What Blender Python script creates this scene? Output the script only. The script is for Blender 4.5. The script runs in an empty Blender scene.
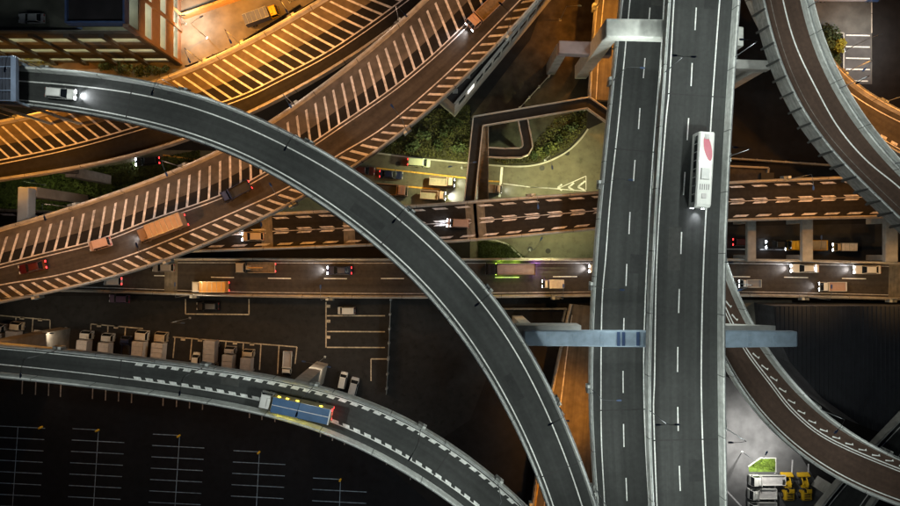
import bpy, math, random
import numpy as np
from mathutils import Vector
random.seed(7)
PI = math.pi
S = bpy.context.scene
COL = S.collection

# ------------------------------------------------------------------ camera, sky, exposure
HC, FP = 145.0, 693.0                       # camera height above the ground (m), focal length in pixels of a 900 px wide frame
cam = bpy.data.cameras.new("camera")
cam.sensor_width = 36.0
cam.lens = 36.0 * FP / 900.0
cam.clip_end = 3000.0
co = bpy.data.objects.new("camera", cam)
co.location = (0, 0, HC)
COL.objects.link(co)
S.camera = co

wld = bpy.data.worlds.new("World")
S.world = wld
wld.use_nodes = True
bg = wld.node_tree.nodes["Background"]
bg.inputs["Color"].default_value = (0.42, 0.55, 1.0, 1)     # night sky over a city, even glow
bg.inputs["Strength"].default_value = 0.010

S.view_settings.view_transform = 'Standard'
S.view_settings.look = 'None'
S.view_settings.exposure = 0.0
S.view_settings.gamma = 1.0
LAMP_GAIN = 0.52          # one dial for every street lamp
S.cycles.use_denoising = True
S.cycles.max_bounces = 6
S.cycles.diffuse_bounces = 3
S.cycles.sample_clamp_indirect = 4.0

# ------------------------------------------------------------------ helpers: photo pixel -> place at a known height
def W(px, py, z=0.0):
    k = (HC - z) / FP
    return Vector(((px - 450.0) * k, (253.0 - py) * k, z))

def pp(s):
    return [tuple(float(v) for v in t.split(',')) for t in s.split()]

# ------------------------------------------------------------------ materials
MATS = {}
def mat(name, color, rough=0.7, metal=0.0, noise=0.0, scale=1.0, bump=0.0, emit=None, estr=0.0, spec=0.4, coat=0.0, streak=None, joint=0.0, detail=5.0, dirt=0.0):
    """principled material with broken-up colour; streak=(lateral,longitudinal) uses the road's own uv metres"""
    if name in MATS: return MATS[name]
    m = bpy.data.materials.new(name)
    m.use_nodes = True
    nt = m.node_tree; N = nt.nodes; L = nt.links
    b = N["Principled BSDF"]
    b.inputs["Base Color"].default_value = (*color, 1)
    b.inputs["Roughness"].default_value = rough
    b.inputs["Metallic"].default_value = metal
    b.inputs["Specular IOR Level"].default_value = spec
    b.inputs["Coat Weight"].default_value = coat
    if emit:
        b.inputs["Emission Color"].default_value = (*emit, 1)
        b.inputs["Emission Strength"].default_value = estr
    cur = None
    if noise > 0:
        tc = N.new("ShaderNodeTexCoord")
        n1 = N.new("ShaderNodeTexNoise"); n1.inputs["Scale"].default_value = scale; n1.inputs["Detail"].default_value = detail
        L.new(tc.outputs["Object"], n1.inputs["Vector"])
        r = N.new("ShaderNodeMapRange"); r.inputs[1].default_value = 0.3; r.inputs[2].default_value = 0.7
        r.inputs[3].default_value = 1 - noise; r.inputs[4].default_value = 1 + noise
        L.new(n1.outputs["Fac"], r.inputs[0])
        n2 = N.new("ShaderNodeTexNoise"); n2.inputs["Scale"].default_value = scale * 0.11; n2.inputs["Detail"].default_value = 3
        L.new(tc.outputs["Object"], n2.inputs["Vector"])
        r2 = N.new("ShaderNodeMapRange"); r2.inputs[1].default_value = 0.3; r2.inputs[2].default_value = 0.7
        r2.inputs[3].default_value = 1 - noise * 0.8; r2.inputs[4].default_value = 1 + noise * 0.8
        L.new(n2.outputs["Fac"], r2.inputs[0])
        mu = N.new("ShaderNodeMath"); mu.operation = 'MULTIPLY'
        L.new(r.outputs[0], mu.inputs[0]); L.new(r2.outputs[0], mu.inputs[1])
        cur = mu.outputs[0]
        if dirt > 0:     # oil spots and damp patches
            n5 = N.new("ShaderNodeTexNoise"); n5.inputs["Scale"].default_value = 0.75; n5.inputs["Detail"].default_value = 6; n5.inputs["Roughness"].default_value = 0.65
            L.new(tc.outputs["Object"], n5.inputs["Vector"])
            r6 = N.new("ShaderNodeMapRange"); r6.inputs[1].default_value = 0.54; r6.inputs[2].default_value = 0.70
            r6.inputs[3].default_value = 1.0; r6.inputs[4].default_value = 1.0 - dirt
            L.new(n5.outputs["Fac"], r6.inputs[0])
            mu = N.new("ShaderNodeMath"); mu.operation = 'MULTIPLY'
            L.new(cur, mu.inputs[0]); L.new(r6.outputs[0], mu.inputs[1]); cur = mu.outputs[0]
        if bump > 0:
            bp = N.new("ShaderNodeBump"); bp.inputs["Strength"].default_value = bump; bp.inputs["Distance"].default_value = 0.05
            n3 = N.new("ShaderNodeTexNoise"); n3.inputs["Scale"].default_value = 6.0; n3.inputs["Detail"].default_value = 4
            L.new(tc.outputs["Object"], n3.inputs["Vector"])
            L.new(n3.outputs["Fac"], bp.inputs["Height"]); L.new(bp.outputs[0], b.inputs["Normal"])
    if streak:
        uv = N.new("ShaderNodeUVMap")
        mp = N.new("ShaderNodeMapping"); mp.inputs["Scale"].default_value = (streak[0], streak[1], 1)
        L.new(uv.outputs[0], mp.inputs[0])
        n4 = N.new("ShaderNodeTexNoise"); n4.inputs["Scale"].default_value = 1.0; n4.inputs["Detail"].default_value = 6; n4.inputs["Roughness"].default_value = 0.6
        L.new(mp.outputs[0], n4.inputs["Vector"])
        r4 = N.new("ShaderNodeMapRange"); r4.inputs[1].default_value = 0.3; r4.inputs[2].default_value = 0.7
        r4.inputs[3].default_value = 1 - streak[2]; r4.inputs[4].default_value = 1 + streak[2]
        L.new(n4.outputs["Fac"], r4.inputs[0])
        if cur is None: cur = r4.outputs[0]
        else:
            mu = N.new("ShaderNodeMath"); mu.operation = 'MULTIPLY'
            L.new(cur, mu.inputs[0]); L.new(r4.outputs[0], mu.inputs[1]); cur = mu.outputs[0]
        if joint > 0:      # construction joints across barriers / deck every `joint` metres
            sp = N.new("ShaderNodeSeparateXYZ"); L.new(uv.outputs[0], sp.inputs[0])
            md = N.new("ShaderNodeMath"); md.operation = 'MODULO'; md.inputs[1].default_value = joint
            L.new(sp.outputs[1], md.inputs[0])
            gt = N.new("ShaderNodeMath"); gt.operation = 'GREATER_THAN'; gt.inputs[1].default_value = 0.16
            L.new(md.outputs[0], gt.inputs[0])
            r5 = N.new("ShaderNodeMapRange"); r5.inputs[3].default_value = 0.35; r5.inputs[4].default_value = 1.0
            L.new(gt.outputs[0], r5.inputs[0])
            mu = N.new("ShaderNodeMath"); mu.operation = 'MULTIPLY'
            L.new(cur, mu.inputs[0]); L.new(r5.outputs[0], mu.inputs[1]); cur = mu.outputs[0]
    if cur is not None:
        vm = N.new("ShaderNodeVectorMath"); vm.operation = 'SCALE'; vm.inputs[0].default_value = color
        L.new(cur, vm.inputs["Scale"]); L.new(vm.outputs[0], b.inputs["Base Color"])
    MATS[name] = m
    return m

ASPH_GREY = mat("asphalt_grey", (0.052, 0.055, 0.054), 0.85, noise=0.12, scale=1.5, bump=0.15, dirt=0.22, streak=(0.6, 0.008, 0.30), spec=0.25)
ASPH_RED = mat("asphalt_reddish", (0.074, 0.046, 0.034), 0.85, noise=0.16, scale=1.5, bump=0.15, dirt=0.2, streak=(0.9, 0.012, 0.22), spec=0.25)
ASPH_DARK = mat("asphalt_dark", (0.016, 0.015, 0.015), 0.9, noise=0.2, scale=1.2, bump=0.15, streak=(0.9, 0.012, 0.3), spec=0.2)
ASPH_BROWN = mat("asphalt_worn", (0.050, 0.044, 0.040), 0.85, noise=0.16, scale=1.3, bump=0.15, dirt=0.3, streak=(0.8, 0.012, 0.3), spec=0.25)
DUST = mat("asphalt_dusty_shoulder", (0.105, 0.093, 0.084), 0.9, noise=0.22, scale=0.8, bump=0.15, streak=(0.3, 0.05, 0.3), spec=0.2)
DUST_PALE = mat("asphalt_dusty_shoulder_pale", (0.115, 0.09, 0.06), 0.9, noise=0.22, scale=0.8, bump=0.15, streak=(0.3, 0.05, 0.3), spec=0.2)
CONC = mat("concrete_barrier", (0.52, 0.54, 0.52), 0.85, noise=0.18, scale=1.2, streak=(1.5, 0.08, 0.25), joint=10.0)
CONC_DK = mat("concrete_weathered", (0.38, 0.35, 0.31), 0.9, noise=0.25, scale=1.0, streak=(1.5, 0.08, 0.3), joint=10.0)
CONC_PLAIN = mat("concrete_plain", (0.30, 0.29, 0.27), 0.85, noise=0.2, scale=0.7, bump=0.2)
CONC_PALE = mat("concrete_pale", (0.42, 0.42, 0.40), 0.8, noise=0.14, scale=0.8)
GIRDER = mat("girder_paint", (0.20, 0.22, 0.22), 0.6, noise=0.15, scale=0.5, spec=0.4)
PAINT = mat("road_paint_white", (0.80, 0.81, 0.79), 0.7, noise=0.2, scale=2.5)
PAINT_WORN = mat("road_paint_worn", (0.58, 0.57, 0.60), 0.8, noise=0.30, scale=1.6, dirt=0.45)
PAINT_DULL = mat("road_paint_dull", (0.17, 0.15, 0.14), 0.8, noise=0.4, scale=1.5)
PAINT_FAINT = mat("road_paint_faint", (0.30, 0.40, 0.52), 0.8, noise=0.35, scale=1.5)
PAINT_YEL = mat("road_paint_yellow", (0.62, 0.36, 0.06), 0.8, noise=0.3, scale=2.0)
STEEL = mat("galvanised_steel", (0.45, 0.47, 0.48), 0.45, metal=0.7, noise=0.1, scale=3)
STEEL_BLUE = mat("blue_grey_steel_paint", (0.33, 0.43, 0.54), 0.5, noise=0.12, scale=0.9, spec=0.4, dirt=0.12)
STEEL_PALE = mat("pale_steel_paint", (0.70, 0.72, 0.68), 0.5, noise=0.12, scale=0.9, spec=0.4, dirt=0.15)
POLE = mat("lamp_pole_grey", (0.13, 0.14, 0.15), 0.6, noise=0.1, scale=3)
LAMP_BODY = mat("lamp_housing", (0.05, 0.09, 0.20), 0.5, spec=0.4)
RUBBER = mat("black_rubber", (0.02, 0.02, 0.02), 0.8)
RUBJOINT = mat("expansion_joint", (0.028, 0.028, 0.028), 0.6, noise=0.2, scale=2)
GLASS = mat("dark_vehicle_glass", (0.012, 0.015, 0.018), 0.08, spec=0.6)
DARKP = mat("dark_plastic", (0.03, 0.03, 0.032), 0.6)

# ------------------------------------------------------------------ object bookkeeping
def props(o, label=None, cat=None, group=None, kind=None):
    if label: o["label"] = label
    if cat: o["category"] = cat
    if group: o["group"] = group
    if kind: o["kind"] = kind
    return o

def empty(name, loc=(0, 0, 0), rz=0.0, **k):
    o = bpy.data.objects.new(name, None)
    o.empty_display_size = 0.5
    COL.objects.link(o)
    o.location = loc
    o.rotation_euler = (0, 0, rz)
    return props(o, **k)

class MB:
    """collects simple solids, then links them as ONE mesh object"""
    def __init__(s): s.v = []; s.f = []; s.uv = []
    def add(s, vs, fs, uvs=None):
        n = len(s.v)
        s.v += [tuple(v) for v in vs]
        s.f += [tuple(i + n for i in f) for f in fs]
        s.uv += uvs if uvs else [(v[0], v[1]) for v in vs]
        return s
    def box(s, x0, x1, y0, y1, z0, z1, taper=0.0):
        t = taper
        return s.add([(x0, y0, z0), (x1, y0, z0), (x1, y1, z0), (x0, y1, z0), (x0 + t, y0 + t, z1), (x1 - t, y0 + t, z1), (x1 - t, y1 - t, z1), (x0 + t, y1 - t, z1)],
                     [(3, 2, 1, 0), (4, 5, 6, 7), (0, 1, 5, 4), (1, 2, 6, 5), (2, 3, 7, 6), (3, 0, 4, 7)])
    def prism(s, poly, z0, z1):
        """vertical prism over a polygon (counter-clockwise or not), xy given"""
        a = sum(p[0] * q[1] - q[0] * p[1] for p, q in zip(poly, poly[1:] + poly[:1]))
        if a < 0: poly = poly[::-1]
        n = len(poly)
        return s.add([(p[0], p[1], z0) for p in poly] + [(p[0], p[1], z1) for p in poly],
                     [tuple(range(n))[::-1], tuple(range(n, 2 * n))] + [(i, (i + 1) % n, (i + 1) % n + n, i + n) for i in range(n)])
    def sheet(s, poly, z):
        a = sum(p[0] * q[1] - q[0] * p[1] for p, q in zip(poly, poly[1:] + poly[:1]))
        if a < 0: poly = poly[::-1]
        return s.add([(p[0], p[1], z) for p in poly], [tuple(range(len(poly)))])
    def cyl(s, p0, p1, r0, r1=None, n=8):
        r1 = r0 if r1 is None else r1
        p0, p1 = Vector(p0), Vector(p1); d = (p1 - p0).normalized()
        a = d.orthogonal().normalized(); b = d.cross(a)
        vs = [p0 + (a * math.cos(2 * PI * i / n) + b * math.sin(2 * PI * i / n)) * r0 for i in range(n)]
        vs += [p1 + (a * math.cos(2 * PI * i / n) + b * math.sin(2 * PI * i / n)) * r1 for i in range(n)]
        return s.add(vs, [tuple(range(n))[::-1], tuple(range(n, 2 * n))] + [(i, (i + 1) % n, (i + 1) % n + n, i + n) for i in range(n)])
    def loft(s, secs):
        """secs: rings of equal length"""
        n = len(secs[0]); vs = [v for r in secs for v in r]; fs = []
        for k in range(len(secs) - 1):
            for i in range(n):
                j = (i + 1) % n
                fs.append((k * n + i, k * n + j, (k + 1) * n + j, (k + 1) * n + i))
        fs.append(tuple(range(n))[::-1]); fs.append(tuple(range((len(secs) - 1) * n, len(secs) * n)))
        return s.add(vs, fs)
    def build(s, name, m, parent=None, loc=None, smooth=False, fix=False, **k):
        me = bpy.data.meshes.new(name)
        me.from_pydata(s.v, [], s.f)
        ul = me.uv_layers.new(name="UVMap")
        idx = np.empty(len(me.loops), dtype=np.int32); me.loops.foreach_get("vertex_index", idx)
        ul.data.foreach_set("uv", np.asarray(s.uv, dtype=np.float32)[idx].ravel())
        if fix:
            import bmesh
            bm = bmesh.new(); bm.from_mesh(me); bmesh.ops.recalc_face_normals(bm, faces=bm.faces[:]); bm.to_mesh(me); bm.free()
        me.materials.append(m)
        if smooth: me.polygons.foreach_set("use_smooth", [True] * len(me.polygons))
        me.update()
        o = bpy.data.objects.new(name, me); COL.objects.link(o)
        if parent: o.parent = parent
        if loc: o.location = loc
        return props(o, **k)

# ------------------------------------------------------------------ ground and its surfaces
ground = MB().box(-420, 420, -330, 330, -1.0, 0.0).build("ground", mat("ground_asphalt", (0.018, 0.017, 0.018), 0.9, noise=0.18, scale=0.6, bump=0.2, spec=0.2), kind="structure")

def surf(name, px, m, z=0.02, kind="structure"):
    return MB().sheet([tuple(W(x, y, z)[:2]) for x, y in pp(px)], z).build(name, m, kind=kind)

LOT = mat("lot_asphalt", (0.028, 0.028, 0.029), 0.9, noise=0.16, scale=0.7, bump=0.2, dirt=0.35, spec=0.2)
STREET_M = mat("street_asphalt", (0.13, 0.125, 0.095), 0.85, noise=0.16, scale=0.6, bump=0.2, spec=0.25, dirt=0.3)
YARD_M = mat("yard_concrete", (0.17, 0.15, 0.12), 0.85, noise=0.3, scale=0.35, bump=0.2)
GRASS_M = mat("grass_blades", (0.06, 0.085, 0.02), 0.9, noise=0.5, scale=1.5)
SOIL_M = mat("soil", (0.035, 0.035, 0.02), 0.95, noise=0.4, scale=0.8, bump=0.4)
PAVE_M = mat("pavement_concrete", (0.20, 0.19, 0.16), 0.9, noise=0.25, scale=0.6, bump=0.2)

def smooth_px(pts, n=8):
    """catmull-rom through pixel points"""
    P = np.array(pts, float); out = []
    Q = np.vstack([2 * P[0] - P[1], P, 2 * P[-1] - P[-2]])
    for i in range(1, len(Q) - 2):
        p0, p1, p2, p3 = Q[i - 1], Q[i], Q[i + 1], Q[i + 2]
        for t in np.linspace(0, 1, n, endpoint=False):
            out.append(0.5 * ((2 * p1) + (-p0 + p2) * t + (2 * p0 - 5 * p1 + 4 * p2 - p3) * t ** 2 + (-p0 + 3 * p1 - 3 * p2 + p3) * t ** 3))
    out.append(P[-1]); return np.array(out)

# ------------------------------------------------------------------ roads: a curved frame between two measured edges
class Road:
    def __init__(s, a_px, b_px, z, step=1.5, ext=(45.0, 45.0)):
        zf = z if callable(z) else (lambda x, y: z)
        A = np.array([W(x, y, zf(x, y))[:] for x, y in smooth_px(pp(a_px), 40)])
        B = np.array([W(x, y, zf(x, y))[:] for x, y in smooth_px(pp(b_px), 40)])
        mids = []; hws = []
        for p in A:
            d = np.linalg.norm(B[:, :2] - p[:2], axis=1); j = int(d.argmin())
            if j in (0, len(B) - 1): continue
            mids.append((p + B[j]) / 2); hws.append(d[j] / 2)
        m = np.array(mids); h = np.array(hws)
        for end, L in ((0, ext[0]), (1, ext[1])):       # carry on straight well outside the view
            if L <= 0: continue
            e, f = (m[0], m[12]) if end == 0 else (m[-1], m[-13])
            d = (e - f) / np.linalg.norm(e - f); ks = np.arange(1.5, L, 1.5)[:, None]; q = e + d * ks; q[:, 2] = e[2]
            if end == 0: m = np.vstack([q[::-1], m]); h = np.concatenate([np.full(len(q), h[0]), h])
            else: m = np.vstack([m, q]); h = np.concatenate([h, np.full(len(q), h[-1])])
        cum = np.concatenate([[0], np.cumsum(np.linalg.norm(np.diff(m[:, :2], axis=0), axis=1))])
        s.len = cum[-1]; n = int(s.len / step) + 1
        s.s = np.linspace(0, s.len, n)
        c = np.stack([np.interp(s.s, cum, m[:, k]) for k in range(3)], 1); h = np.interp(s.s, cum, h)
        def sm(a, w):
            pad = np.concatenate([np.repeat(2 * a[:1], w, 0) - a[1:w + 1][::-1], a, np.repeat(2 * a[-1:], w, 0) - a[-w - 1:-1][::-1]])
            k = np.hanning(2 * w + 3)[1:-1]; k /= k.sum()
            if a.ndim == 1: return np.convolve(pad, k, 'valid')
            return np.stack([np.convolve(pad[:, i], k, 'valid') for i in range(a.shape[1])], 1)
        w = min(14, n // 4)
        s.c = sm(c, w); s.h = sm(h, w)
        d = np.gradient(s.c[:, :2], axis=0); d /= np.linalg.norm(d, axis=1)[:, None]
        s.n = np.stack([d[:, 1], -d[:, 0]], 1)
        s.d = d
    def hw(s, t): return float(np.interp(t, s.s, s.h))
    def P(s, t, u, dz=0.0):
        x, y, z = (float(np.interp(t, s.s, s.c[:, k])) for k in range(3))
        nx, ny = (float(np.interp(t, s.s, s.n[:, k])) for k in range(2))
        return Vector((x + nx * u, y + ny * u, z + dz))
    def proj(s, p):
        d = s.c[:, :2] - np.array(p[:2]); j = int((d ** 2).sum(1).argmin())
        e = np.array(p[:2]) - s.c[j, :2]
        return float(s.s[j] + e @ s.d[j]), float(e @ s.n[j])
    def atpx(s, px, py):
        z = float(s.c[:, 2].mean())
        for _ in range(3):
            t, u = s.proj(W(px, py, z)); z = float(np.interp(t, s.s, s.c[:, 2]))
        return t, u
    def heading(s, t):
        return math.atan2(float(np.interp(t, s.s, s.d[:, 1])), float(np.interp(t, s.s, s.d[:, 0])))
    def sweep(s, prof, t0=None, t1=None, closed=True, mb=None):
        """prof(hw) -> list of (u, z); swept from t0 to t1"""
        mb = mb or MB()
        t0 = 0 if t0 is None else max(0, t0); t1 = s.len if t1 is None else min(s.len, t1)
        ts = [t0] + [float(t) for t in s.s if t0 + 0.2 < t < t1 - 0.2] + [t1]
        rings = []; uvs = []
        for t in ts:
            pr = prof(s.hw(t), t) 
            rings.append([s.P(t, u, z) for u, z in pr]); uvs.append([(u + z, t) for u, z in pr])
        n = len(rings[0]); vs = [v for r in rings for v in r]; fs = []
        for k in range(len(rings) - 1):
            for i in range(n if closed else n - 1):
                j = (i + 1) % n
                fs.append((k * n + i, k * n + j, (k + 1) * n + j, (k + 1) * n + i))
        if closed:
            fs.append(tuple(range(n))[::-1]); fs.append(tuple(range((len(rings) - 1) * n, len(rings) * n)))
        mb.add(vs, fs, [q for r in uvs for q in r])
        return mb
    def ribbon(s, uf, w, t0=None, t1=None, dz=0.012, mb=None):
        """flat painted strip of width w whose middle lies at uf(t)"""
        return s.sweep(lambda h, t: [(uf(t) - w / 2, dz), (uf(t) + w / 2, dz)], t0, t1, closed=False, mb=mb)
    def pxline(s, px):
        """a photographed line on this road -> (t0, t1, u(t))"""
        q = sorted(s.atpx(x, y) for x, y in smooth_px(pp(px), 6))
        T = [a for a, b in q]; U = [b for a, b in q]
        return T[0], T[-1], (lambda t: float(np.interp(t, T, U)))

BW = 0.55   # barrier thickness
def viaduct(name, road, label, surface=None, barrier=None, depth=1.9, bh=1.25, girder=None, rails=True, piers=(), cat="elevated road", pw=1.3):
    root = empty(name, road.P(road.len / 2, 0), label=label, cat=cat)
    inv = Vector(root.location)
    def fin(mb, nm, m, **k):
        mb.v = [(x - inv.x, y - inv.y, z - inv.z) for x, y, z in mb.v]
        return mb.build(nm, m, root, **k)
    fin(road.sweep(lambda h, t: [(-h, 0), (h, 0), (h, -0.45), (h - 1.3, -0.6), (-h + 1.3, -0.6), (-h, -0.45)]), "deck", surface, fix=True)
    fin(road.sweep(lambda h, t: [(-h * 0.62, -0.6), (h * 0.62, -0.6), (h * 0.55, -depth), (-h * 0.55, -depth)]), "girder", girder or GIRDER, fix=True)
    BH = bh if isinstance(bh, tuple) else (bh, bh)
    for sg, bh in ((-1, BH[0]), (1, BH[1])):
        fin(road.sweep(lambda h, t: [(sg * h, 0.0), (sg * (h - BW), 0.0), (sg * (h - BW + 0.06), 0.3), (sg * (h - BW + 0.14), bh), (sg * (h + 0.02), bh), (sg * (h + 0.04), -0.55), (sg * h, -0.55)]), "barrier", barrier or CONC, fix=True)
        if rails:
            fin(road.sweep(lambda h, t: [(sg * (h - 0.18) + 0.07 * math.cos(a), bh + 0.32 + 0.07 * math.sin(a)) for a in (0.4, 1.97, 3.54, 5.1)]), "handrail", STEEL, fix=True)
            mb = MB()
            for t in np.arange(1.0, road.len, 3.0):
                p = road.P(t, sg * (road.hw(t) - 0.18), bh); mb.box(p.x - .05, p.x + .05, p.y - .05, p.y + .05, p.z - .02, p.z + .3)
            fin(mb, "rail_posts", STEEL, kind="stuff")
    for (px, py) in piers:
        t, u = road.atpx(px, py); h = road.hw(t)
        mb = MB()
        c = road.P(t, 0, -depth); dx, dy = math.cos(road.heading(t)), math.sin(road.heading(t)); nx, ny = dy, -dx
        def q(a, b): return (c.x + dx * a + nx * b, c.y + dy * a + ny * b)
        mb.prism([q(-1, -h * .75), q(1, -h * .75), q(1, h * .75), q(-1, h * .75)], c.z - 1.6, c.z + 0.05)
        mb.prism([q(-1.2, -pw), q(1.2, -pw), q(1.2, pw), q(-1.2, pw)], 0, c.z - 1.55)
        fin(mb, "pier", CONC_PLAIN)
    root["_"] = 0; del root["_"]
    def mark(mb, nm, m=PAINT): return fin(mb, nm, m)
    return root, mark

def joints(road, mark, pxs, w=0.2, m=None):
    for px, py in pxs:
        t, u = road.atpx(px, py)
        mark(road.sweep(lambda h, tt: [(-h + BW, 0.016), (h - BW, 0.016)], t - w / 2, t + w / 2, closed=False), "expansion_joint", m or RUBJOINT)

def hatch(road, mark, ua, ub, t0, t1, pitch, shift, w, m, dz=0.014):
    """slanted stripes, one object each, from ua(t) to ub(t+shift)"""
    t = t0
    while t < t1:
        vs = []
        K = 4
        for k in range(K + 1):
            f = k / K; tt = t + shift * f; u = ua(tt) * (1 - f) + ub(tt) * f
            jit = w / 2 * (1 + random.uniform(-.06, .06))
            vs += [road.P(tt - jit, u, dz), road.P(tt + jit, u, dz)]
        mark(MB().add(vs, [(2 * k, 2 * k + 1, 2 * k + 3, 2 * k + 2) for k in range(K)]), "hatch_stripe", m)
        t += pitch

def dashes_px(road, mark, segs, w=0.16, m=PAINT, nm="lane_dash"):
    for x0, y0, x1, y1 in segs:
        t0, u0 = road.atpx(x0, y0); t1, u1 = road.atpx(x1, y1)
        if t1 < t0: t0, t1, u0, u1 = t1, t0, u1, u0
        mark(road.ribbon(lambda t: u0 + (u1 - u0) * (t - t0) / max(t1 - t0, .01), w, t0, t1), nm, m)

def blocks(road, mark, u, t0, t1, pitch, ln, w, m=PAINT, skew=0.0, nm="marking_block"):
    t = t0
    while t < t1:
        uc = u(t)
        vs = [road.P(t - skew, uc - w / 2, .018), road.P(t + ln - skew, uc - w / 2, .018), road.P(t + ln + skew, uc + w / 2, .018), road.P(t + skew, uc + w / 2, .018)]
        mark(MB().add(vs, [(0, 1, 2, 3)]), nm, m)
        t += pitch

# ------------------------------------------------------------------ street lamps
LIGHTS = {"cool": (0.93, 1.0, 0.93), "sodium": (1.0, 0.385, 0.045), "amber": (1.0, 0.56, 0.19), "rose": (1.0, 0.62, 0.40), "warm": (1.0, 0.80, 0.56), "green": (1.0, 0.98, 0.48), "white": (1.0, 0.97, 0.88)}
def light_spot(name, loc, parent, color, power, size=152, flat=18.0, radius=0.25):
    """downward luminaire with the wide, level throw of a road lantern"""
    l = bpy.data.lights.new(name, 'SPOT'); l.energy = power * LAMP_GAIN; l.color = (1, 1, 1)
    l.spot_size = math.radians(size); l.spot_blend = 0.85; l.shadow_soft_size = radius
    l.use_nodes = True
    nt = l.node_tree; N = nt.nodes; L = nt.links
    em = N["Emission"]; em.inputs["Color"].default_value = (*LIGHTS[color], 1)
    g = N.new("ShaderNodeNewGeometry"); sp = N.new("ShaderNodeSeparateXYZ"); L.new(g.outputs["Incoming"], sp.inputs[0])
    ab = N.new("ShaderNodeMath"); ab.operation = 'ABSOLUTE'; L.new(sp.outputs[2], ab.inputs[0])
    pw = N.new("ShaderNodeMath"); pw.operation = 'POWER'; pw.inputs[1].default_value = -3.0; L.new(ab.outputs[0], pw.inputs[0])
    mn = N.new("ShaderNodeMath"); mn.operation = 'MINIMUM'; mn.inputs[1].default_value = flat; L.new(pw.outputs[0], mn.inputs[0])
    L.new(mn.outputs[0], em.inputs["Strength"])
    o = bpy.data.objects.new(name, l); COL.objects.link(o)
    o.parent = parent; o.location = loc
    return o

LAMP_GLOW = {}
def glow(color, strength):
    k = (color, strength)
    if k not in LAMP_GLOW:
        LAMP_GLOW[k] = mat("lit_lens_%s_%g" % k, (0.9, 0.9, 0.9), 0.3, emit=LIGHTS[color] if color in LIGHTS else color, estr=strength)
    return LAMP_GLOW[k]

def street_lamp(base, rz, label, color="cool", power=3000, h=9.0, arm=2.2, group=None, twin=False, flat=18.0, lit=True, size=152):
    """tapered pole, curved arm, lantern head with a lens under it; rz points the arm"""
    root = empty("street_lamp", base, rz, label=label, cat="street lamp", group=group)
    MB().cyl((0, 0, 0), (0, 0, h), 0.075, 0.04, 8).build("pole", POLE, root)
    MB().box(-.22, .22, -.22, .22, 0, .12).build("base_plate", STEEL, root)
    for sg in ((1, -1) if twin else (1,)):
        mb = MB(); pts = [(0, 0, h - .05), (sg * arm * .35, 0, h + .32), (sg * arm * .7, 0, h + .45), (sg * arm, 0, h + .45)]
        for p, q in zip(pts, pts[1:]): mb.cyl(p, q, .04, .035, 6)
        mb.build("arm", POLE, root)
        x = sg * (arm + .3)
        hd = MB().loft([[(x + sg * dx, y * k, h + .45 + z) for y, z in ((-.16, -.05), (.16, -.05), (.13, .08), (-.13, .08))] for dx, k in ((-.4, .55), (-.1, 1), (.25, 1), (.42, .5))])
        head = hd.build("lamp_head", LAMP_BODY, root, fix=True)
        MB().box(x - .25, x + .25, -.11, .11, h + .36, h + .395).build("lens", glow(color, 12.0 if lit else 0.0), head)
        if lit: light_spot("lamp_light", (x, 0, h + .2), root, color, power / (2 if twin else 1), flat=flat, size=size)
    return root

def road_lamp(road, px, py, side, label, color, power, h=9.0, **k):
    k.setdefault("size", 146)
    """stands on the barrier of an elevated road nearest to that photographed point"""
    t, u = road.atpx(px, py)
    p = road.P(t, side * (road.hw(t) - 0.2), 0.95)
    n = road.P(t, 0) - road.P(t, side)
    r = street_lamp(p, math.atan2(n.y, n.x), label, color, power, h, **k)
    if not k.get("twin"): MB().box(-.75, .12, -.8, .8, -1.3, .12, taper=.08).build("plinth", CONC, r)
    return r

# ================================================================== ground-level surfaces
surf("parking_lot", "-60,296 400,296 520,296 470,420 440,440 300,380 180,362 -60,345", LOT, 0.02)
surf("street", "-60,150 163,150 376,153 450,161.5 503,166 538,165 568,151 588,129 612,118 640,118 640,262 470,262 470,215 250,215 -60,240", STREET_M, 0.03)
surf("back_street", "640,228 960,222 960,262 640,262", mat("back_street_asphalt", (0.035, 0.034, 0.035), 0.9, noise=0.25, scale=0.5, spec=0.25), 0.03)
surf("yard", "172,72 152,35 160,-60 330,-60 330,-10 232,52", YARD_M, 0.02)
surf("truck_apron", "800,-40 872,-40 872,84 843,84 843,33 800,33", mat("apron_concrete", (0.115, 0.113, 0.107), 0.85, noise=0.3, scale=0.4, bump=0.2), 0.02)
surf("car_park_paving", "716,372 745,385 800,455 845,530 716,530", mat("car_park_asphalt", (0.10, 0.10, 0.105), 0.85, noise=0.25, scale=0.4, bump=0.2), 0.02)
surf("pavement", "740,300 792,300 792,330 740,330", PAVE_M, 0.02)
surf("pavement", "52,55 76,55 108,73 52,73", mat("pavement_rosy", (0.32, 0.24, 0.20), 0.85, noise=0.2, scale=0.6), 0.02)
surf("pavement", "-10,64 185,60 185,84 -10,100", PAVE_M, 0.012)
surf("lawn", "-60,172 75,172 200,150 200,172 60,215 -60,215", GRASS_M, 0.045)
surf("verge", "366,120 470,104 470,163 450,161 376,152.5", SOIL_M, 0.04)
surf("verge", "486,165 503,165.5 538,164.5 567,150 587,128 588,112 556,118 528,152 505,158 486,158", SOIL_M, 0.04)
surf("verge", "470,120 590,104 590,112 556,118 530,152 488,153 480,130", mat("planted_soil", (0.03, 0.032, 0.025), 0.95, noise=0.4, scale=0.9), 0.035)
surf("lawn", "478,240 508,243 530,262 478,262", GRASS_M, 0.045)
surf("lawn", "812,33 840,33 840,72 831,75 812,50", GRASS_M, 0.03)
surf("planting_bed", "748.5,466.5 760,458.5 775,458.5 775,472 749,472", mat("bright_grass", (0.13, 0.21, 0.03), 0.9, noise=0.4, scale=1.5), 0.10)
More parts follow.
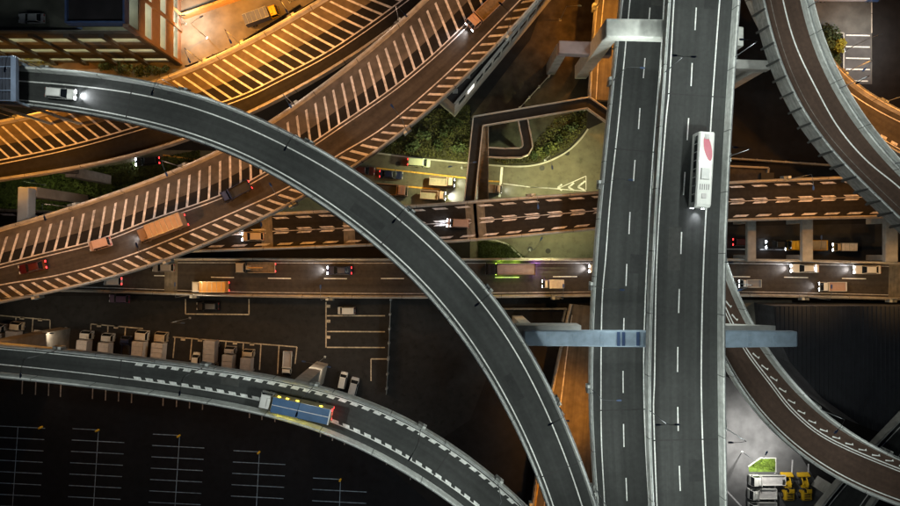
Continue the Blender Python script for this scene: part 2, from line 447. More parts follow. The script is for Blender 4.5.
surf("dirt_strip", "560,-40 596,-40 592,60 560,110 470,118 530,40", mat("dirt_brown", (0.05, 0.038, 0.026), 0.95, noise=0.45, scale=0.5, bump=0.3), 0.02)

def kerb(px, w=0.22, h=0.14, z=0.02, m=None, name="kerb", close=False):
    pts = [W(x, y, z) for x, y in px]
    mb = MB()
    L_ = []; R_ = []
    for i, p in enumerate(pts):
        a = pts[max(i - 1, 0)]; b = pts[min(i + 1, len(pts) - 1)]
        d = (b - a); d.z = 0; d.normalize(); n = Vector((d.y, -d.x, 0)) * w / 2
        L_.append(p - n); R_.append(p + n)
    for i in range(len(pts) - 1):
        a, b, c, d = L_[i], R_[i], R_[i + 1], L_[i + 1]
        mb.prism([(a.x, a.y), (b.x, b.y), (c.x, c.y), (d.x, d.y)], z, z + h)
    return mb.build(name, m or CONC_PALE, kind="structure")

kerb(smooth_px(pp("376,153 411,157.5 450,161.5 476,164 503,166 522,166.5 538,164.5 553,159.5 568,151 580,140 588,129"), 4), w=0.3)
kerb(pp("366,152 376,153"))
kerb(pp("475,238 495,240 507,244 527,262"), w=0.3)
kerb(pp("748,466.5 760,458 775.5,458 775.5,472"), w=0.25, h=0.2)
kerb(pp("843.5,33 843.5,78"), w=0.3)
kerb(pp("812,33 843,33"), w=0.25)
kerb(pp("812,33 806,20 806,-30"), w=0.3)
kerb(pp("871.5,-30 871.5,33"), w=0.2, h=0.1, m=CONC_DK)

def line(parent_name, segs, w=0.14, m=PAINT_WORN, z=0.05, name="parking_line", owner=None):
    """painted straight lines on the ground; each its own sheet under its car park"""
    for x0, y0, x1, y1 in segs:
        p, q = W(x0, y0, z), W(x1, y1, z)
        d = (q - p).normalized(); n = Vector((d.y, -d.x, 0)) * w / 2
        MB().add([p - n, p + n, q + n, q - n], [(0, 1, 2, 3)]).build(name, m, owner)
lot = bpy.data.objects["parking_lot"]; strt = bpy.data.objects["street"]
# bay outlines of the truck park
line("", [(0, 315.5, 50, 320), (50, 320, 50, 333), (16, 317, 15, 331), (33, 318.5, 32, 332),
          (91, 324, 143, 328.6), (91, 324, 90, 344), (108, 325.5, 107, 347), (125.5, 327, 124, 350),
          (173, 337, 297, 347), (175, 337, 173, 358), (192, 338.4, 190, 360), (209, 340, 207, 362), (226, 341.3, 224, 366), (243.5, 342.5, 241.5, 368), (261, 344, 259.5, 370), (279, 345.5, 277.5, 374), (297, 347, 295, 364),
          (326, 302, 326, 347.5), (327, 315.8, 385, 315.8), (327, 331.5, 385, 331.8), (327, 347.4, 385, 347.6),
          (185.5, 299, 185.5, 314), (185.5, 314, 249, 314.6), (249, 299, 249, 314.6), (371, 381, 371, 359), (371, 359, 388, 359)], w=0.24, m=mat("bay_line_cream", (0.50, 0.44, 0.34), 0.8, noise=0.35, scale=2), owner=lot)
for x, y in [(22, 318), (40, 319.5), (99, 325.5), (116, 327), (183, 339), (200, 340), (217, 341.5), (235, 343), (252, 344), (328, 306), (328, 321), (328, 337)]:
    line("", [(x - 2.2, y, x + 2.2, y + .3)], w=0.6, m=MATS["bay_line_cream"], owner=lot, name="bay_number_mark")
# the big car park at the bottom left
cp = surf("car_park", "-60,376 180,400 275,415 376,455 460,530 -60,530", mat("car_park_dark", (0.013, 0.014, 0.018), 0.9, noise=0.15, scale=0.7, dirt=0.3, spec=0.2), 0.025)
rows = [(18, 427, 12.5, 506, -8, 45), (98.5, 430, 93.5, 506, 72.5, 125), (179.6, 435.5, 175, 506, 153, 205), (259.4, 452, 256.4, 506, 233.5, 286), (340.5, 479.5, 339.5, 506, 313, 367)]
for ax, ay, bx, by, l, r in rows:
    k = (bx - ax) / (by - ay)
    line("", [(ax, ay, ax + k * 100, ay + 100)], w=0.13, m=PAINT_FAINT, z=0.05, owner=cp)
    for i in range(9):
        y = ay + i * 11.35; dx = k * (y - ay); sl = 0.05
        rr = r if i or l < 0 else ax
        line("", [(l + dx, y + sl * (l - ax), rr + dx, y + sl * (rr - ax))], w=0.15, m=PAINT_FAINT, z=0.056, owner=cp)
for x, y in [(22.6, 384), (36, 385), (49, 386), (61, 387), (93, 389), (106, 390.5), (119, 391.5), (132, 393), (163.5, 396), (177, 397), (190, 398.6), (203, 400), (250, 408), (262.5, 410), (275.5, 412), (321, 427), (333, 431), (345, 435), (387, 455), (411, 470)]:
    line("", [(x, y - 6, x - 0.6, y + 10)], w=0.22, m=mat("bay_line_pale", (0.34, 0.33, 0.34), 0.8, noise=0.3, scale=2), z=0.05, owner=cp)
# ground street markings
line("", [(163, 155, 203, 160.5), (376, 168, 466, 178), (488, 181, 500, 181.5)], w=0.3, m=PAINT_YEL, owner=strt, name="centre_line")
line("", [(401, 186, 440, 189.5)], w=0.3, m=PAINT_YEL, owner=strt, name="centre_line")
line("", [(502, 167, 499.5, 197)], w=0.5, m=PAINT, owner=strt, name="stop_line")
line("", [(503, 183.5, 530, 187), (530, 187, 558, 188.5), (558, 188.5, 586, 176), (586, 176, 586, 190), (530, 187, 586, 191)], w=0.16, m=PAINT_WORN, owner=strt, name="zebra_outline")
for x, s in ((561, 3.0), (573, 4.2), (584, 5.6)):
    line("", [(x - s * 1.1, 188.2 - s * .2, x + 1, 188.2 - s * 1.3), (x - s * 1.1, 188.0 - s * .2, x + 1, 190.4)], w=0.36, m=PAINT_WORN, z=0.058, owner=strt, name="zebra_chevron")
apr = bpy.data.objects["truck_apron"]
bays = surf("bay_paving", "843,33 871,33 871,84 843,84", mat("bay_paving_grey", (0.10, 0.10, 0.105), 0.85, noise=0.25, scale=0.5), 0.03)
line("", [(846, 35, 870, 35.5), (846, 46.5, 870, 47), (846, 58, 870, 58.5), (846, 69, 870, 69.5), (846, 80.5, 868, 81)], w=0.26, m=PAINT, owner=bays)
cpp = bpy.data.objects["car_park_paving"]
line("", [(792.5, 460, 791.5, 477), (808.5, 464, 808, 478), (775, 473, 775, 506)], w=0.3, m=PAINT_WORN, owner=cpp)
line("", [(724, 488, 750, 516)], w=0.3, m=PAINT_WORN, owner=cpp)
# back street edge lines
bst = bpy.data.objects["back_street"]
line("", [(724, 249, 748, 249.3), (760, 249.5, 802, 250)], w=0.2, m=PAINT_WORN, owner=bst, name="edge_line")

# ================================================================== elevated roads
def zarc(x, y): return float(np.interp(x, [0, 120, 300, 480, 620], [31.5, 33.0, 35.0, 35.5, 34.0]))
ARC = Road("-60,64 -30,65 17,67 50,69.5 100,73.5 150,81 188,88.5 225,101 250,113 280,127 315,144 338,157.5 366,174 401,200 426,222 450,246 488,284 513,316 533,349 548,381 563,412 583,462 598,506 612,560 620,600",
           "-60,101 -30,102 15,104 63,111 113,119 150,127 190,137 225,149.5 258,166 293,184.5 325,205 351,224.5 387,254 413,277 438.5,304 452,321 473,351 490,381 513,420 533,464 548,506 564,560 574,600", zarc)
R2 = Road("600,600 599,560 596,506 589.5,442 588,381 590,330 593,259 599.5,190 606,127 613,60 619.5,0 625,-50 628,-80",
          "667,600 666,560 662,506 658,442 656,381 657,317 660.5,254 667,127 672,100 677,0 680,-50 682,-80", 23.0)
R3 = Road("655,600 653,560 650,506 645.5,430 645.5,381 650,254 657,127 661,90 666,0 669,-50 671,-80",
          "725,600 724,560 723,506 721.5,442 721,381 720.5,317 721,254 724,190 727.5,127 731,63 736,0 740,-50 743,-80", 32.0)
R4 = Road("-60,338 -20,341 0,343 75,350 138,357 225,367 258,372.5 290,379 330,386.5 366,397 401,412 426,426 450,441 483,465 513,490 535,512 570,550 600,585",
          "-60,370 -20,372.5 0,374.5 25,378 113,387 176,396.5 225,403.5 275,413.5 325,428.5 376,451 413,473 450,497 465,508 500,538 535,575", 27.0)
R5 = Road("-70,134 -50,131 0,123 45,114 100,99 166,80 225,55.5 291,19 325,0 390,-42 430,-70",
          "-70,191 -50,188 0,181 73,171 138,157 188,142 258,113 303,88 360,56 400,26 434,-2 480,-45 520,-80", 18.0)
R6 = Road("-70,246 -50,242 0,230 75,207 151,181 225,151 275,121 303,101 366,54 426,0 470,-45 500,-75",
          "-70,318 -50,314 0,303 75,289 151,268 201,250 225,238 313,195 361,165 416,126 450,94 500,46 539,0 580,-48 610,-85", 22.5)
R7 = Road("-80,207 -40,207.5 0,208.5 60,211.5 150,214.5 275,213.5 338,209 426,205 450,202.5 591,192 725,181.5 841,177 900,174 950,172 990,170",
          "-80,251 -40,252.5 0,254 100,254 225,251.5 338,247 450,243.5 520,237 596,229.5 725,221.5 886,218 950,216 990,215", 10.0)
R8 = Road("-80,257.5 0,258 181,258 398,258.5 723,258.5 900,262 990,265", "-80,290.5 83,291.5 225,296.5 431,298.5 498,297.5 591,296.5 728,296 900,300 990,303", 5.0)
R9 = Road("1010,330 960,285 905,227 882,207 857,183 829,158 801.5,127 778,78 766,38 757,0 750,-45 746,-80",
          "1010,262 960,229 900,174 876,151 856,127 831,84 811,43 800.6,0 795,-45 792,-80", 23.0)
R10 = Road("1000,205 950,184 900,158 873,143 840,122 805,92 778,62 760,34 742,0 730,-45 724,-80", "1000,155 950,135 900,113 863,97 831,74 811,42 800,0 792,-45 788,-80", 14.0)
R11 = Road("704,170 706,195 712,230 724,273 735,303 750,331 760,349 788,383 816,413 856,440 900,460 960,480 1000,490",
           "680,230 690,285 705,333 721,366 733,386 750,413 780.5,444 826,477 866,496 900,508 960,525 1000,535", 20.0)
R12 = Road("780,560 795,531 813,506 838,479 871,443 900,413 940,372 970,340", "830,575 845,540 860,510 884,484 908,456 945,412 975,380", 10.0)
R13 = Road("588,103 590,50 596,0 600,-45 602,-80", "645,104 648,50 652,0 655,-45 657,-80", 6.0, ext=(0, 45))
R14 = Road("524,580 528,545 531,500 543,435 552,390 560,345 570,306", "630,580 630,545 628,500 626,435 625,390 624,345 624,306", 4.0, ext=(45, 0))

# --- grey curved ramp on top
v_arc, mk = viaduct("flyover", ARC, "topmost grey curved one-lane flyover sweeping from the upper left to the bottom edge", ASPH_GREY, CONC, bh=(1.7, 1.2), piers=((430, 262), (505, 340)))
mk(ARC.ribbon(lambda t: -ARC.hw(t) + float(np.interp(t, [0, 25, 60], [1.7, 1.9, 2.15])), .2), "edge_line")
mk(ARC.ribbon(lambda t: ARC.hw(t) - 1.05, .2), "edge_line")
joints(ARC, mk, [(130, 98), (395, 228), (560, 470)])
# --- left carriageway of the motorway
v_r2, mk = viaduct("viaduct", R2, "lower left carriageway of the straight grey motorway, passing under both portal beams", ASPH_GREY, CONC, piers=((630, 430), (632, 200)))
t0, t1, u = R2.pxline("604,560 604.5,506 601.5,442 601,381 602,304 606,254 611,190 618,127 623,73 630,0 634,-40"); mk(R2.ribbon(u, .2, t0, t1), "edge_line")
mk(R2.ribbon(lambda t: R2.hw(t) - 2.3, .2), "edge_line")
dashes_px(R2, mk, [(652, -45, 651, -33), (650, 7.5, 649, 19), (645, 58, 643.3, 78), (640, 108, 638.5, 129), (635, 160, 633.5, 181), (630, 212, 629, 234), (626.8, 264, 626, 286), (624, 318, 623.5, 339), (623, 371, 623.2, 393), (623.5, 424, 624, 447), (626, 478, 627, 501), (628, 532, 629, 555)], w=.2)
joints(R2, mk, [(630, 150), (622, 410)])
# --- right carriageway
v_r3, mk = viaduct("viaduct", R3, "higher right carriageway of the straight grey motorway, the one carrying the white coach", ASPH_GREY, CONC, bh=(1.25, 1.9), piers=((690, 120), (683, 300), (684, 450)))
t0, t1, u = R3.pxline("660,560 657,506 654.5,442 653.5,400 654.5,381 657,254 665.5,127 669,90 674,0 677,-40"); mk(R3.ribbon(u, .2, t0, t1), "edge_line")
t0, t1, u = R3.pxline("708,560 705.6,506 702.6,442 701.3,381 702,317 704,254 706.6,202 710.7,127 715,63 719.7,0 723,-40"); mk(R3.ribbon(u, .22, t0, t1), "edge_line")
dashes_px(R3, mk, [(699, -48, 698, -26), (696.3, 7.5, 695, 30), (692.2, 63, 691, 86), (688.6, 118, 687.2, 140), (685, 172, 683.5, 195), (681.6, 232, 680.8, 254), (679.3, 289, 678.6, 313), (677.8, 347, 677.5, 372), (677.7, 407, 678.2, 431), (679.3, 466, 680.3, 491), (682, 525, 683, 550)], w=.2)
joints(R3, mk, [(690, 95), (678, 440)])
# --- lower-left curved ramp
v_r4, mk = viaduct("flyover", R4, "grey curved ramp at the lower left carrying the blue-topped lorry", ASPH_GREY, CONC, bh=(1.3, 2.0), piers=((293, 389.5), (-24, 355)), pw=2.1)
mk(R4.ribbon(lambda t: R4.hw(t) - 1.85, .16), "edge_line")
mk(R4.ribbon(lambda t: -R4.hw(t) + 0.95, .16), "edge_line")
tb, _ = R4.atpx(135, 368)
blocks(R4, mk, lambda t: R4.hw(t) - 2.15, tb, R4.len - 2, 2.05, 1.25, .45, skew=.12)
blocks(R4, mk, lambda t: -R4.hw(t) + 1.25, tb, R4.len - 2, 2.05, 1.25, .45, skew=-.12)
joints(R4, mk, [(120, 372), (290, 396), (440, 466)])
# --- sodium-lit road, upper
v_r5, mk = viaduct("viaduct", R5, "orange lit curved road at the upper left, hatched only along its upper side", ASPH_DARK, CONC_DK, girder=CONC_DK, rails=True)
t0, t1, ub = R5.pxline("-60,170 0,160 75,144 153,122 232.5,98.5 280,76.5 325,53 362,29 400,1.5 440,-30 470,-58")
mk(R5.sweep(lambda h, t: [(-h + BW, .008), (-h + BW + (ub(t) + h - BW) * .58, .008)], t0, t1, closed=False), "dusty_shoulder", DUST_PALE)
mk(R5.ribbon(ub, .22, t0, t1, dz=.02), "edge_line", PAINT_WORN)
mk(R5.ribbon(lambda t: ub(t) + .72, .16, t0, t1, dz=.02), "edge_line", PAINT_WORN)
hatch(R5, mk, lambda t: -R5.hw(t) + BW + .3, ub, t0, t1 - 6, 2.09, 4.6, .44, PAINT_WORN)
# --- sodium-lit road, lower
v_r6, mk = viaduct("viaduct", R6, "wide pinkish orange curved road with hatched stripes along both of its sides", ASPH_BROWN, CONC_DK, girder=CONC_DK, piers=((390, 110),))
t0, t1, ub = R6.pxline("-60,280 0,264.5 43,253.5 100,239 151,219.5 225,193 285,160 340.5,123.5 388,91 423,63 450,38.5 489,0 525,-38 545,-60")
mk(R6.sweep(lambda h, t: [(-h + BW, .008), (-h + BW + (ub(t) + h - BW) * .66, .008)], t0, t1, closed=False), "dusty_shoulder", DUST)
mk(R6.sweep(lambda h, t: [(-h + BW + (ub(t) + h - BW) * .66, .009), (ub(t), .009)], t0, t1, closed=False), "dark_strip", ASPH_DARK)
mk(R6.ribbon(ub, .2, t0, t1, dz=.02), "edge_line", PAINT_WORN)
mk(R6.ribbon(lambda t: ub(t) + .6, .16, t0, t1, dz=.02), "edge_line", PAINT_WORN)
hatch(R6, mk, lambda t: -R6.hw(t) + BW + 1.1, ub, t0 + 3, t1, 2.06, -2.7, .46, PAINT_WORN)
t0, t1, uc = R6.pxline("-60,299 0,285 63,274 133,254 225,216 293,184.5 338,155 386,125.5 450,70.5 520,0 560,-42 580,-62")
mk(R6.ribbon(uc, .2, t0, t1, dz=.02), "edge_line", PAINT_WORN)
hatch(R6, mk, lambda t: uc(t) + .5, lambda t: min(uc(t) + 2.6, R6.hw(t) - .6), t0, t1 - 3, 2.06, 1.9, .55, PAINT_WORN)
# --- low viaduct with decelerating marks
v_r7, mk = viaduct("viaduct", R7, "low brown viaduct with rows of thick dashed slow-down marks", mat("asphalt_dark_brown", (0.022, 0.020, 0.0185), 0.9, noise=0.2, scale=1.2, bump=0.15, dirt=0.25, streak=(0.9, 0.012, 0.3), spec=0.2), CONC_DK, bh=0.8, depth=1.6, girder=CONC_DK, piers=((120, 234), (520, 215)))
blocks(R7, mk, lambda t: -R7.hw(t) + 1.05, 1, R7.len - 4, 4.45, 2.6, .38, PAINT_WORN, skew=.35)
blocks(R7, mk, lambda t: R7.hw(t) - 1.05, 1.6, R7.len - 4, 4.45, 2.6, .38, PAINT_WORN, skew=-.35)
blocks(R7, mk, lambda t: -0.38, 1, R7.len - 4, 4.45, 2.6, .32, PAINT_WORN, skew=.25)
blocks(R7, mk, lambda t: 0.38, 1, R7.len - 4, 4.45, 2.6, .32, PAINT_WORN, skew=-.25)
mk(R7.ribbon(lambda t: 0.0, .12), "centre_line", PAINT_WORN)
PATCH = mat("joint_concrete_patch", (0.17, 0.15, 0.12), 0.9, noise=0.25, scale=0.8, streak=(.4, 1.5, .3))
joints(R7, mk, [(267, 233), (349, 227), (472, 223), (480, 222)], w=2.2, m=PATCH)
# --- ordinary two-lane street on low viaduct
v_r8, mk = viaduct("viaduct", R8, "lowest straight two-lane road full of cars, running level across the picture under everything else", ASPH_BROWN, CONC_DK, bh=0.8, depth=1.4, girder=CONC_DK, piers=((60, 275), (560, 277), (870, 280)))
dashes_px(R8, mk, [(97, 275, 120, 275.3), (154, 275.6, 176, 276), (211, 277.2, 234, 277.6), (268, 278.2, 291, 278.5), (324, 278.5, 347, 278.7), (381, 278.5, 404, 278.5), (438, 278, 461, 278), (495, 277.5, 519, 277.4), (553, 276.7, 577, 276.6), (610, 276.5, 633, 276.5), (670, 276.5, 693, 276.5), (728, 276.6, 750, 276.8), (784, 277.2, 808, 277.6), (842, 278.4, 866, 278.8), (899, 280, 922, 281)], w=.18)
joints(R8, mk, [(171, 277), (895, 281)], w=2.6, m=PATCH)
mk(R8.ribbon(lambda t: -R8.hw(t) + .95, .12), "edge_line", PAINT_WORN); mk(R8.ribbon(lambda t: R8.hw(t) - .95, .12), "edge_line", PAINT_WORN)
# --- upper-right ramp
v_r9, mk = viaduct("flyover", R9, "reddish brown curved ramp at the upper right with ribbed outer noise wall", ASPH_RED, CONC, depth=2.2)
t0, t1, u = R9.pxline("980,262 940,226 900,188 866,160 838,127 816,88 795.6,45 783,0 776,-45 773,-70"); mk(R9.ribbon(u, .24, t0, t1), "edge_line")
mk(R9.ribbon(lambda t: -R9.hw(t) + 2.0, .12), "edge_line", PAINT_DULL)
mb = R9.sweep(lambda h, t: [(-h - .06, -.4), (-h - .12, 1.7), (-h - .22, 1.7), (-h - .45, -1.6), (-h - .3, -1.6)])
inv = v_r9.location; mb.v = [(x - inv.x, y - inv.y, z - inv.z) for x, y, z in mb.v]
mb.build("noise_wall", mat("noise_wall_panel", (.30, .31, .30), .7, noise=.2, scale=1.2, streak=(2, .4, .3)), v_r9, fix=True)
RIB = mat("wall_rib_dark", (0.07, 0.075, 0.075), 0.7)
for t in np.arange(2, R9.len, 2.9):
    mb = MB(); h = R9.hw(t); q = []
    for tt in (t - .16, t + .16):
        q.append([R9.P(tt, -h - .10, 1.75), R9.P(tt, -h - .32, 1.75), R9.P(tt, -h - 1.0, -1.7), R9.P(tt, -h - .35, -1.7)])
    mb.loft(q)
    mb.v = [(x - inv.x, y - inv.y, z - inv.z) for x, y, z in mb.v]
    mb.build("wall_rib", RIB, v_r9, fix=True)
mb = R9.sweep(lambda h, t: [(h + .03, -.4), (h - .08, 3.0), (h + .06, 3.0), (h + .2, -.4)])
mb.v = [(x - inv.x, y - inv.y, z - inv.z) for x, y, z in mb.v]
mb.build("noise_wall", CONC, v_r9, fix=True)
# --- orange ramp under it
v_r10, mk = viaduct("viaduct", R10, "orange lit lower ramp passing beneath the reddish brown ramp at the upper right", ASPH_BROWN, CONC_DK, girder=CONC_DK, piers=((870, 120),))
mk(R10.ribbon(lambda t: R10.hw(t) - 1.6, .18), "edge_line", PAINT_WORN); mk(R10.ribbon(lambda t: -R10.hw(t) + 1.3, .18), "edge_line", PAINT_WORN)
blocks(R10, mk, lambda t: -R10.hw(t) + 1.75, 2, R10.len - 3, 2.3, 1.3, .5, PAINT_WORN)
# --- lower-right ramp
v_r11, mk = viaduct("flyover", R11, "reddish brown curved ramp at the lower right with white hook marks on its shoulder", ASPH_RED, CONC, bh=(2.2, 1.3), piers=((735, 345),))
t0, t1, u = R11.pxline("703,230 708,255 714,280 721.5,298 735,327 748,351 770.5,381 795.5,412 831,439 900,469 950,486")
mk(R11.ribbon(u, .2, t0, t1), "edge_line"); mk(R11.ribbon(lambda t: u(t) + .45, .16, t0, t1), "edge_line")
t, T = t0, t1
while t < T - 2:
    uu = u(t) - .35
    vs = [R11.P(t, uu, .018), R11.P(t + 1.5, uu - .5, .018), R11.P(t + 1.2, uu - .85, .018), R11.P(t + 1.0, uu - .5, .018), R11.P(t - .1, uu - .25, .018)]
    mk(MB().add(vs, [(0, 1, 2, 3, 4)]), "hook_mark", PAINT); t += 2.75
mk(R11.ribbon(lambda t: R11.hw(t) - 1.0, .2), "edge_line")
# --- low ramp in the bottom right corner
v_r12, mk = viaduct("viaduct", R12, "low dark ramp in the lower right corner, passing beneath the reddish brown curved ramp", ASPH_GREY, CONC_PLAIN, piers=((845, 500),))
mk(R12.ribbon(lambda t: -R12.hw(t) + 1.9, .18), "edge_line"); mk(R12.ribbon(lambda t: R12.hw(t) - 1.3, .18), "edge_line")
blocks(R12, mk, lambda t: -R12.hw(t) + .95, 2, R12.len - 3, 5.0, 1.0, .6, mat("marker_dark", (.05, .05, .05), .8))
# --- slip roads beneath the motorway
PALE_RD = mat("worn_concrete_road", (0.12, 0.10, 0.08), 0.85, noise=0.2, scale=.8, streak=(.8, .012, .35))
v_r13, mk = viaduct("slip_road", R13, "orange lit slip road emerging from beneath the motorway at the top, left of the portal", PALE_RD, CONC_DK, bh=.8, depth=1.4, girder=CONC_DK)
mk(R13.ribbon(lambda t: -R13.hw(t) + 1.6, .18), "edge_line", PAINT_WORN)
v_r14, mk = viaduct("slip_road", R14, "orange lit slip road in the gap between the grey flyover and the motorway at the bottom", PALE_RD, CONC_DK, bh=.8, depth=1.4, girder=CONC_DK)
t0, t1, u = R14.pxline("541,540 545,500 554,440 561,400 566,360 572,315"); mk(R14.ribbon(u, .2, t0, t1), "edge_line", PAINT_WORN)
t0, t1, u = R14.pxline("533,540 536,500 547,435 556,395"); mk(R14.ribbon(u, .3, t0, t1), "edge_line", PAINT_YEL)

# --- worn repairs and drain grates on the decks
PATCH_D = mat("repair_asphalt_dark", (0.036, 0.038, 0.038), 0.9, noise=0.2, scale=1.5, dirt=.2); PATCH_L = mat("repair_asphalt_light", (0.066, 0.067, 0.064), 0.9, noise=0.2, scale=1.5, dirt=.2)
def on_deck(root, road):
    o = root.location
    def mk(mb, nm, m):
        mb.v = [(x - o.x, y - o.y, z - o.z) for x, y, z in mb.v]; return mb.build(nm, m, root)
    return mk
for root, road, n in ((v_arc, ARC, 5), (v_r2, R2, 5), (v_r3, R3, 5), (v_r4, R4, 3), (v_r8, R8, 5)):
    mk = on_deck(root, road)
    for i in range(n):
        t = road.len * (i + random.uniform(.2, .8)) / n; u0 = random.choice((-.5, .1)) * road.hw(t); w = road.hw(t) * random.uniform(.3, .42); l = random.uniform(2.5, 8)
        mk(road.sweep(lambda h, tt: [(u0, .007), (u0 + w, .007)], t, t + l, closed=False), "repair_patch", random.choice((PATCH_D, PATCH_L)))
    for t in np.arange(4, road.len - 2, 11.0):
        sd = -1 if root is not v_r8 else 1
        mk(road.sweep(lambda h, tt: [(sd * (h - BW - .6), .011), (sd * (h - BW - .15), .011)], t, t + .7, closed=False), "drain_grate", DARKP)
for x, y in ((567, 153), (542, 168), (530, 249), (548, 251), (398, 164)):
    p = W(x, y, 0); MB().cyl((p.x, p.y, .03), (p.x, p.y, .06), .55, n=14).build("manhole_cover", mat("cast_iron", (.03, .03, .03), .6, noise=.2), strt)

# ================================================================== portal frames and pier beams
def portal(name, label, beams, columns, cat="portal frame", m=STEEL_PALE):
    """beams: (px poly, ztop, depth, material, name); columns: (px, py, z, w, d, ztop)"""
    b0 = pp(beams[0][0]); root = empty(name, (W(*b0[0], beams[0][1]).x, W(*b0[0], beams[0][1]).y, 0), label=label, cat=cat)
    o = root.location
    for poly, zt, dep, mm, nm in beams:
        P = [tuple(W(x, y, zt)[:2]) for x, y in pp(poly)]
        P = [(x - o.x, y - o.y) for x, y in P]
        bo = MB().prism(P, zt - dep, zt).build(nm, mm, root)
        bv = bo.modifiers.new("bevel", 'BEVEL'); bv.width = .22; bv.segments = 2
    for px, py, z, w, d, zt, mm in columns:
        p = W(px, py, z) - o
        bo = MB().box(p.x - w / 2, p.x + w / 2, p.y - d / 2, p.y + d / 2, 0, zt).build("column", mm, root)
        bv = bo.modifiers.new("bevel", 'BEVEL'); bv.width = .12; bv.segments = 2
    return root
PURP = mat("mauve_steel_paint", (0.30, 0.26, 0.28), 0.5, noise=.12, scale=.6)
portal("portal_frame", "pale stepped portal frame spanning the left motorway carriageway near the top edge",
       [("606,18 667,19 667,38 606,36.5", 29.9, 2.4, STEEL_PALE, "upper_beam"), ("666,20 744,26.5 744,46 666,40", 29.85, 2.4, STEEL_PALE, "upper_beam"),
        ("559,40 612,42 612,55.5 559,53", 16.0, 2.2, PURP, "lower_beam")],
       [(613, 27, 29, 2.4, 2.8, 27.6, STEEL_PALE), (563, 46.5, 16, 1.8, 2.3, 13.85, CONC_PLAIN), (739, 36, 29, 1.8, 2.8, 27.5, STEEL_PALE)])
portal("portal_frame", "light blue portal beam crossing the motorway below the middle of the picture",
       [("524,331 649,331.5 649,347.5 524,346", 29.8, 2.2, STEEL_BLUE, "crossbeam"), ("647,331.7 722,331 722,348 647,347.3", 29.75, 2.1, STEEL_BLUE, "crossbeam"), ("721,331 798,331.5 798,347 721,348", 29.8, 1.6, STEEL_BLUE, "crossbeam")],
       [(534, 338.5, 29, 2.2, 2.5, 27.65, STEEL_PALE), (736, 339.5, 28, 2.2, 2.5, 28.2, STEEL_PALE)])
# deeper haunches under the blue beam
pf = bpy.data.objects["portal_frame.001"]
for (x0, x1, d0, d1) in ((518, 583, 6.2, 6.2), (722, 780, 7.0, 1.8)):
    o = pf.location; a = W(x0, 332.5, 29.7) - o; b = W(x1, 332.5, 29.7) - o; y0 = a.y + .95; y1 = y0 - 2.6
    MB().add([(a.x, y1, 28.1), (b.x, y1, 28.1), (b.x, y1, 29.7 - d1), (a.x, y1, 29.7 - d0), (a.x, y0, 28.1), (b.x, y0, 28.1), (b.x, y0, 29.7 - d1), (a.x, y0, 29.7 - d0)],
             [(0, 1, 2, 3), (7, 6, 5, 4), (0, 4, 5, 1), (1, 5, 6, 2), (2, 6, 7, 3), (3, 7, 4, 0)]).build("haunch", CONC_PALE, pf, fix=True)
SPL = mat("splice_plate", (.31, .41, .52), .5, noise=.12, scale=1.5)
for x in (548, 575, 602, 660, 750, 775):
    a = W(x, 339, 29.86) - pf.location; MB().box(a.x - .3, a.x + .3, a.y - 1.2, a.y + 1.2, 29.75, 29.845).build("splice_plate", SPL, pf)
    for k in range(4): MB().cyl((a.x - .15 + .3 * (k % 2), a.y - .6 + 1.2 * (k // 2), 29.84), (a.x - .15 + .3 * (k % 2), a.y - .6 + 1.2 * (k // 2), 29.90), .06, n=6).build("bolt", STEEL, pf)
# small dark fittings on the blue beam
for x in (618.5, 623.5, 638):
    a = W(x, 339, 29.86) - pf.location; MB().box(a.x - .25, a.x + .25, a.y - 1.15, a.y + 1.15, 29.8, 29.98).build("stiffener_plate", LAMP_BODY, pf)
portal("portal_frame", "pale concrete bracket pier between the motorway and the ribbed brown ramp",
       [("726,58.5 771,60 771,69.5 726,68", 20.0, 2.0, CONC_PALE, "crossbeam")], [(763, 64, 20, 2.0, 2.0, 18.1, CONC_PALE), (745, 62, 20, 2.0, 1.8, 18.1, CONC_PALE)])
portal("portal_frame", "grey blue portal pier on the grass under the pinkish orange road",
       [("17.5,186.5 28.5,187.5 27,262 15,262", 20.6, 2.4, mat("pier_blue_grey", (0.34, 0.38, 0.42), .7, noise=.1, scale=.5), "crossbeam")],
       [(24, 191, 20.5, 1.9, 1.9, 18.3, mat("pier_concrete_warm", (0.36, 0.31, 0.26), .85, noise=.15, scale=.6)), (22, 256, 20.5, 1.9, 1.9, 18.3, MATS["pier_concrete_warm"])])
portal("portal_frame", "stubby concrete pier under the upper orange road's lower barrier",
       [("56,160 75,160 75,173 56,173", 15.6, 1.6, CONC_DK, "pier_cap")], [(66, 171, 15.5, 1.9, 1.9, 14.1, CONC_PLAIN)])
for px, lb, wd in ((752, "narrow pier beam beside the red tail lights under the low viaduct", 9), (808, "middle pier beam over the pale flatbed truck under the low viaduct", 11), (892, "rightmost pier beam at the right edge under the low viaduct", 13)):
    portal("pier_frame", lb, [(f"{px - wd / 2},212 {px + wd / 2},212 {px + wd / 2},262 {px - wd / 2},262", 7.6, 1.2, CONC_PLAIN, "crossbeam")], [(px, 219, 7.5, 1.5, 1.5, 6.5, CONC_PLAIN), (px, 258, 7.5, 1.5, 1.2, 6.5, CONC_PLAIN)], cat="pier")

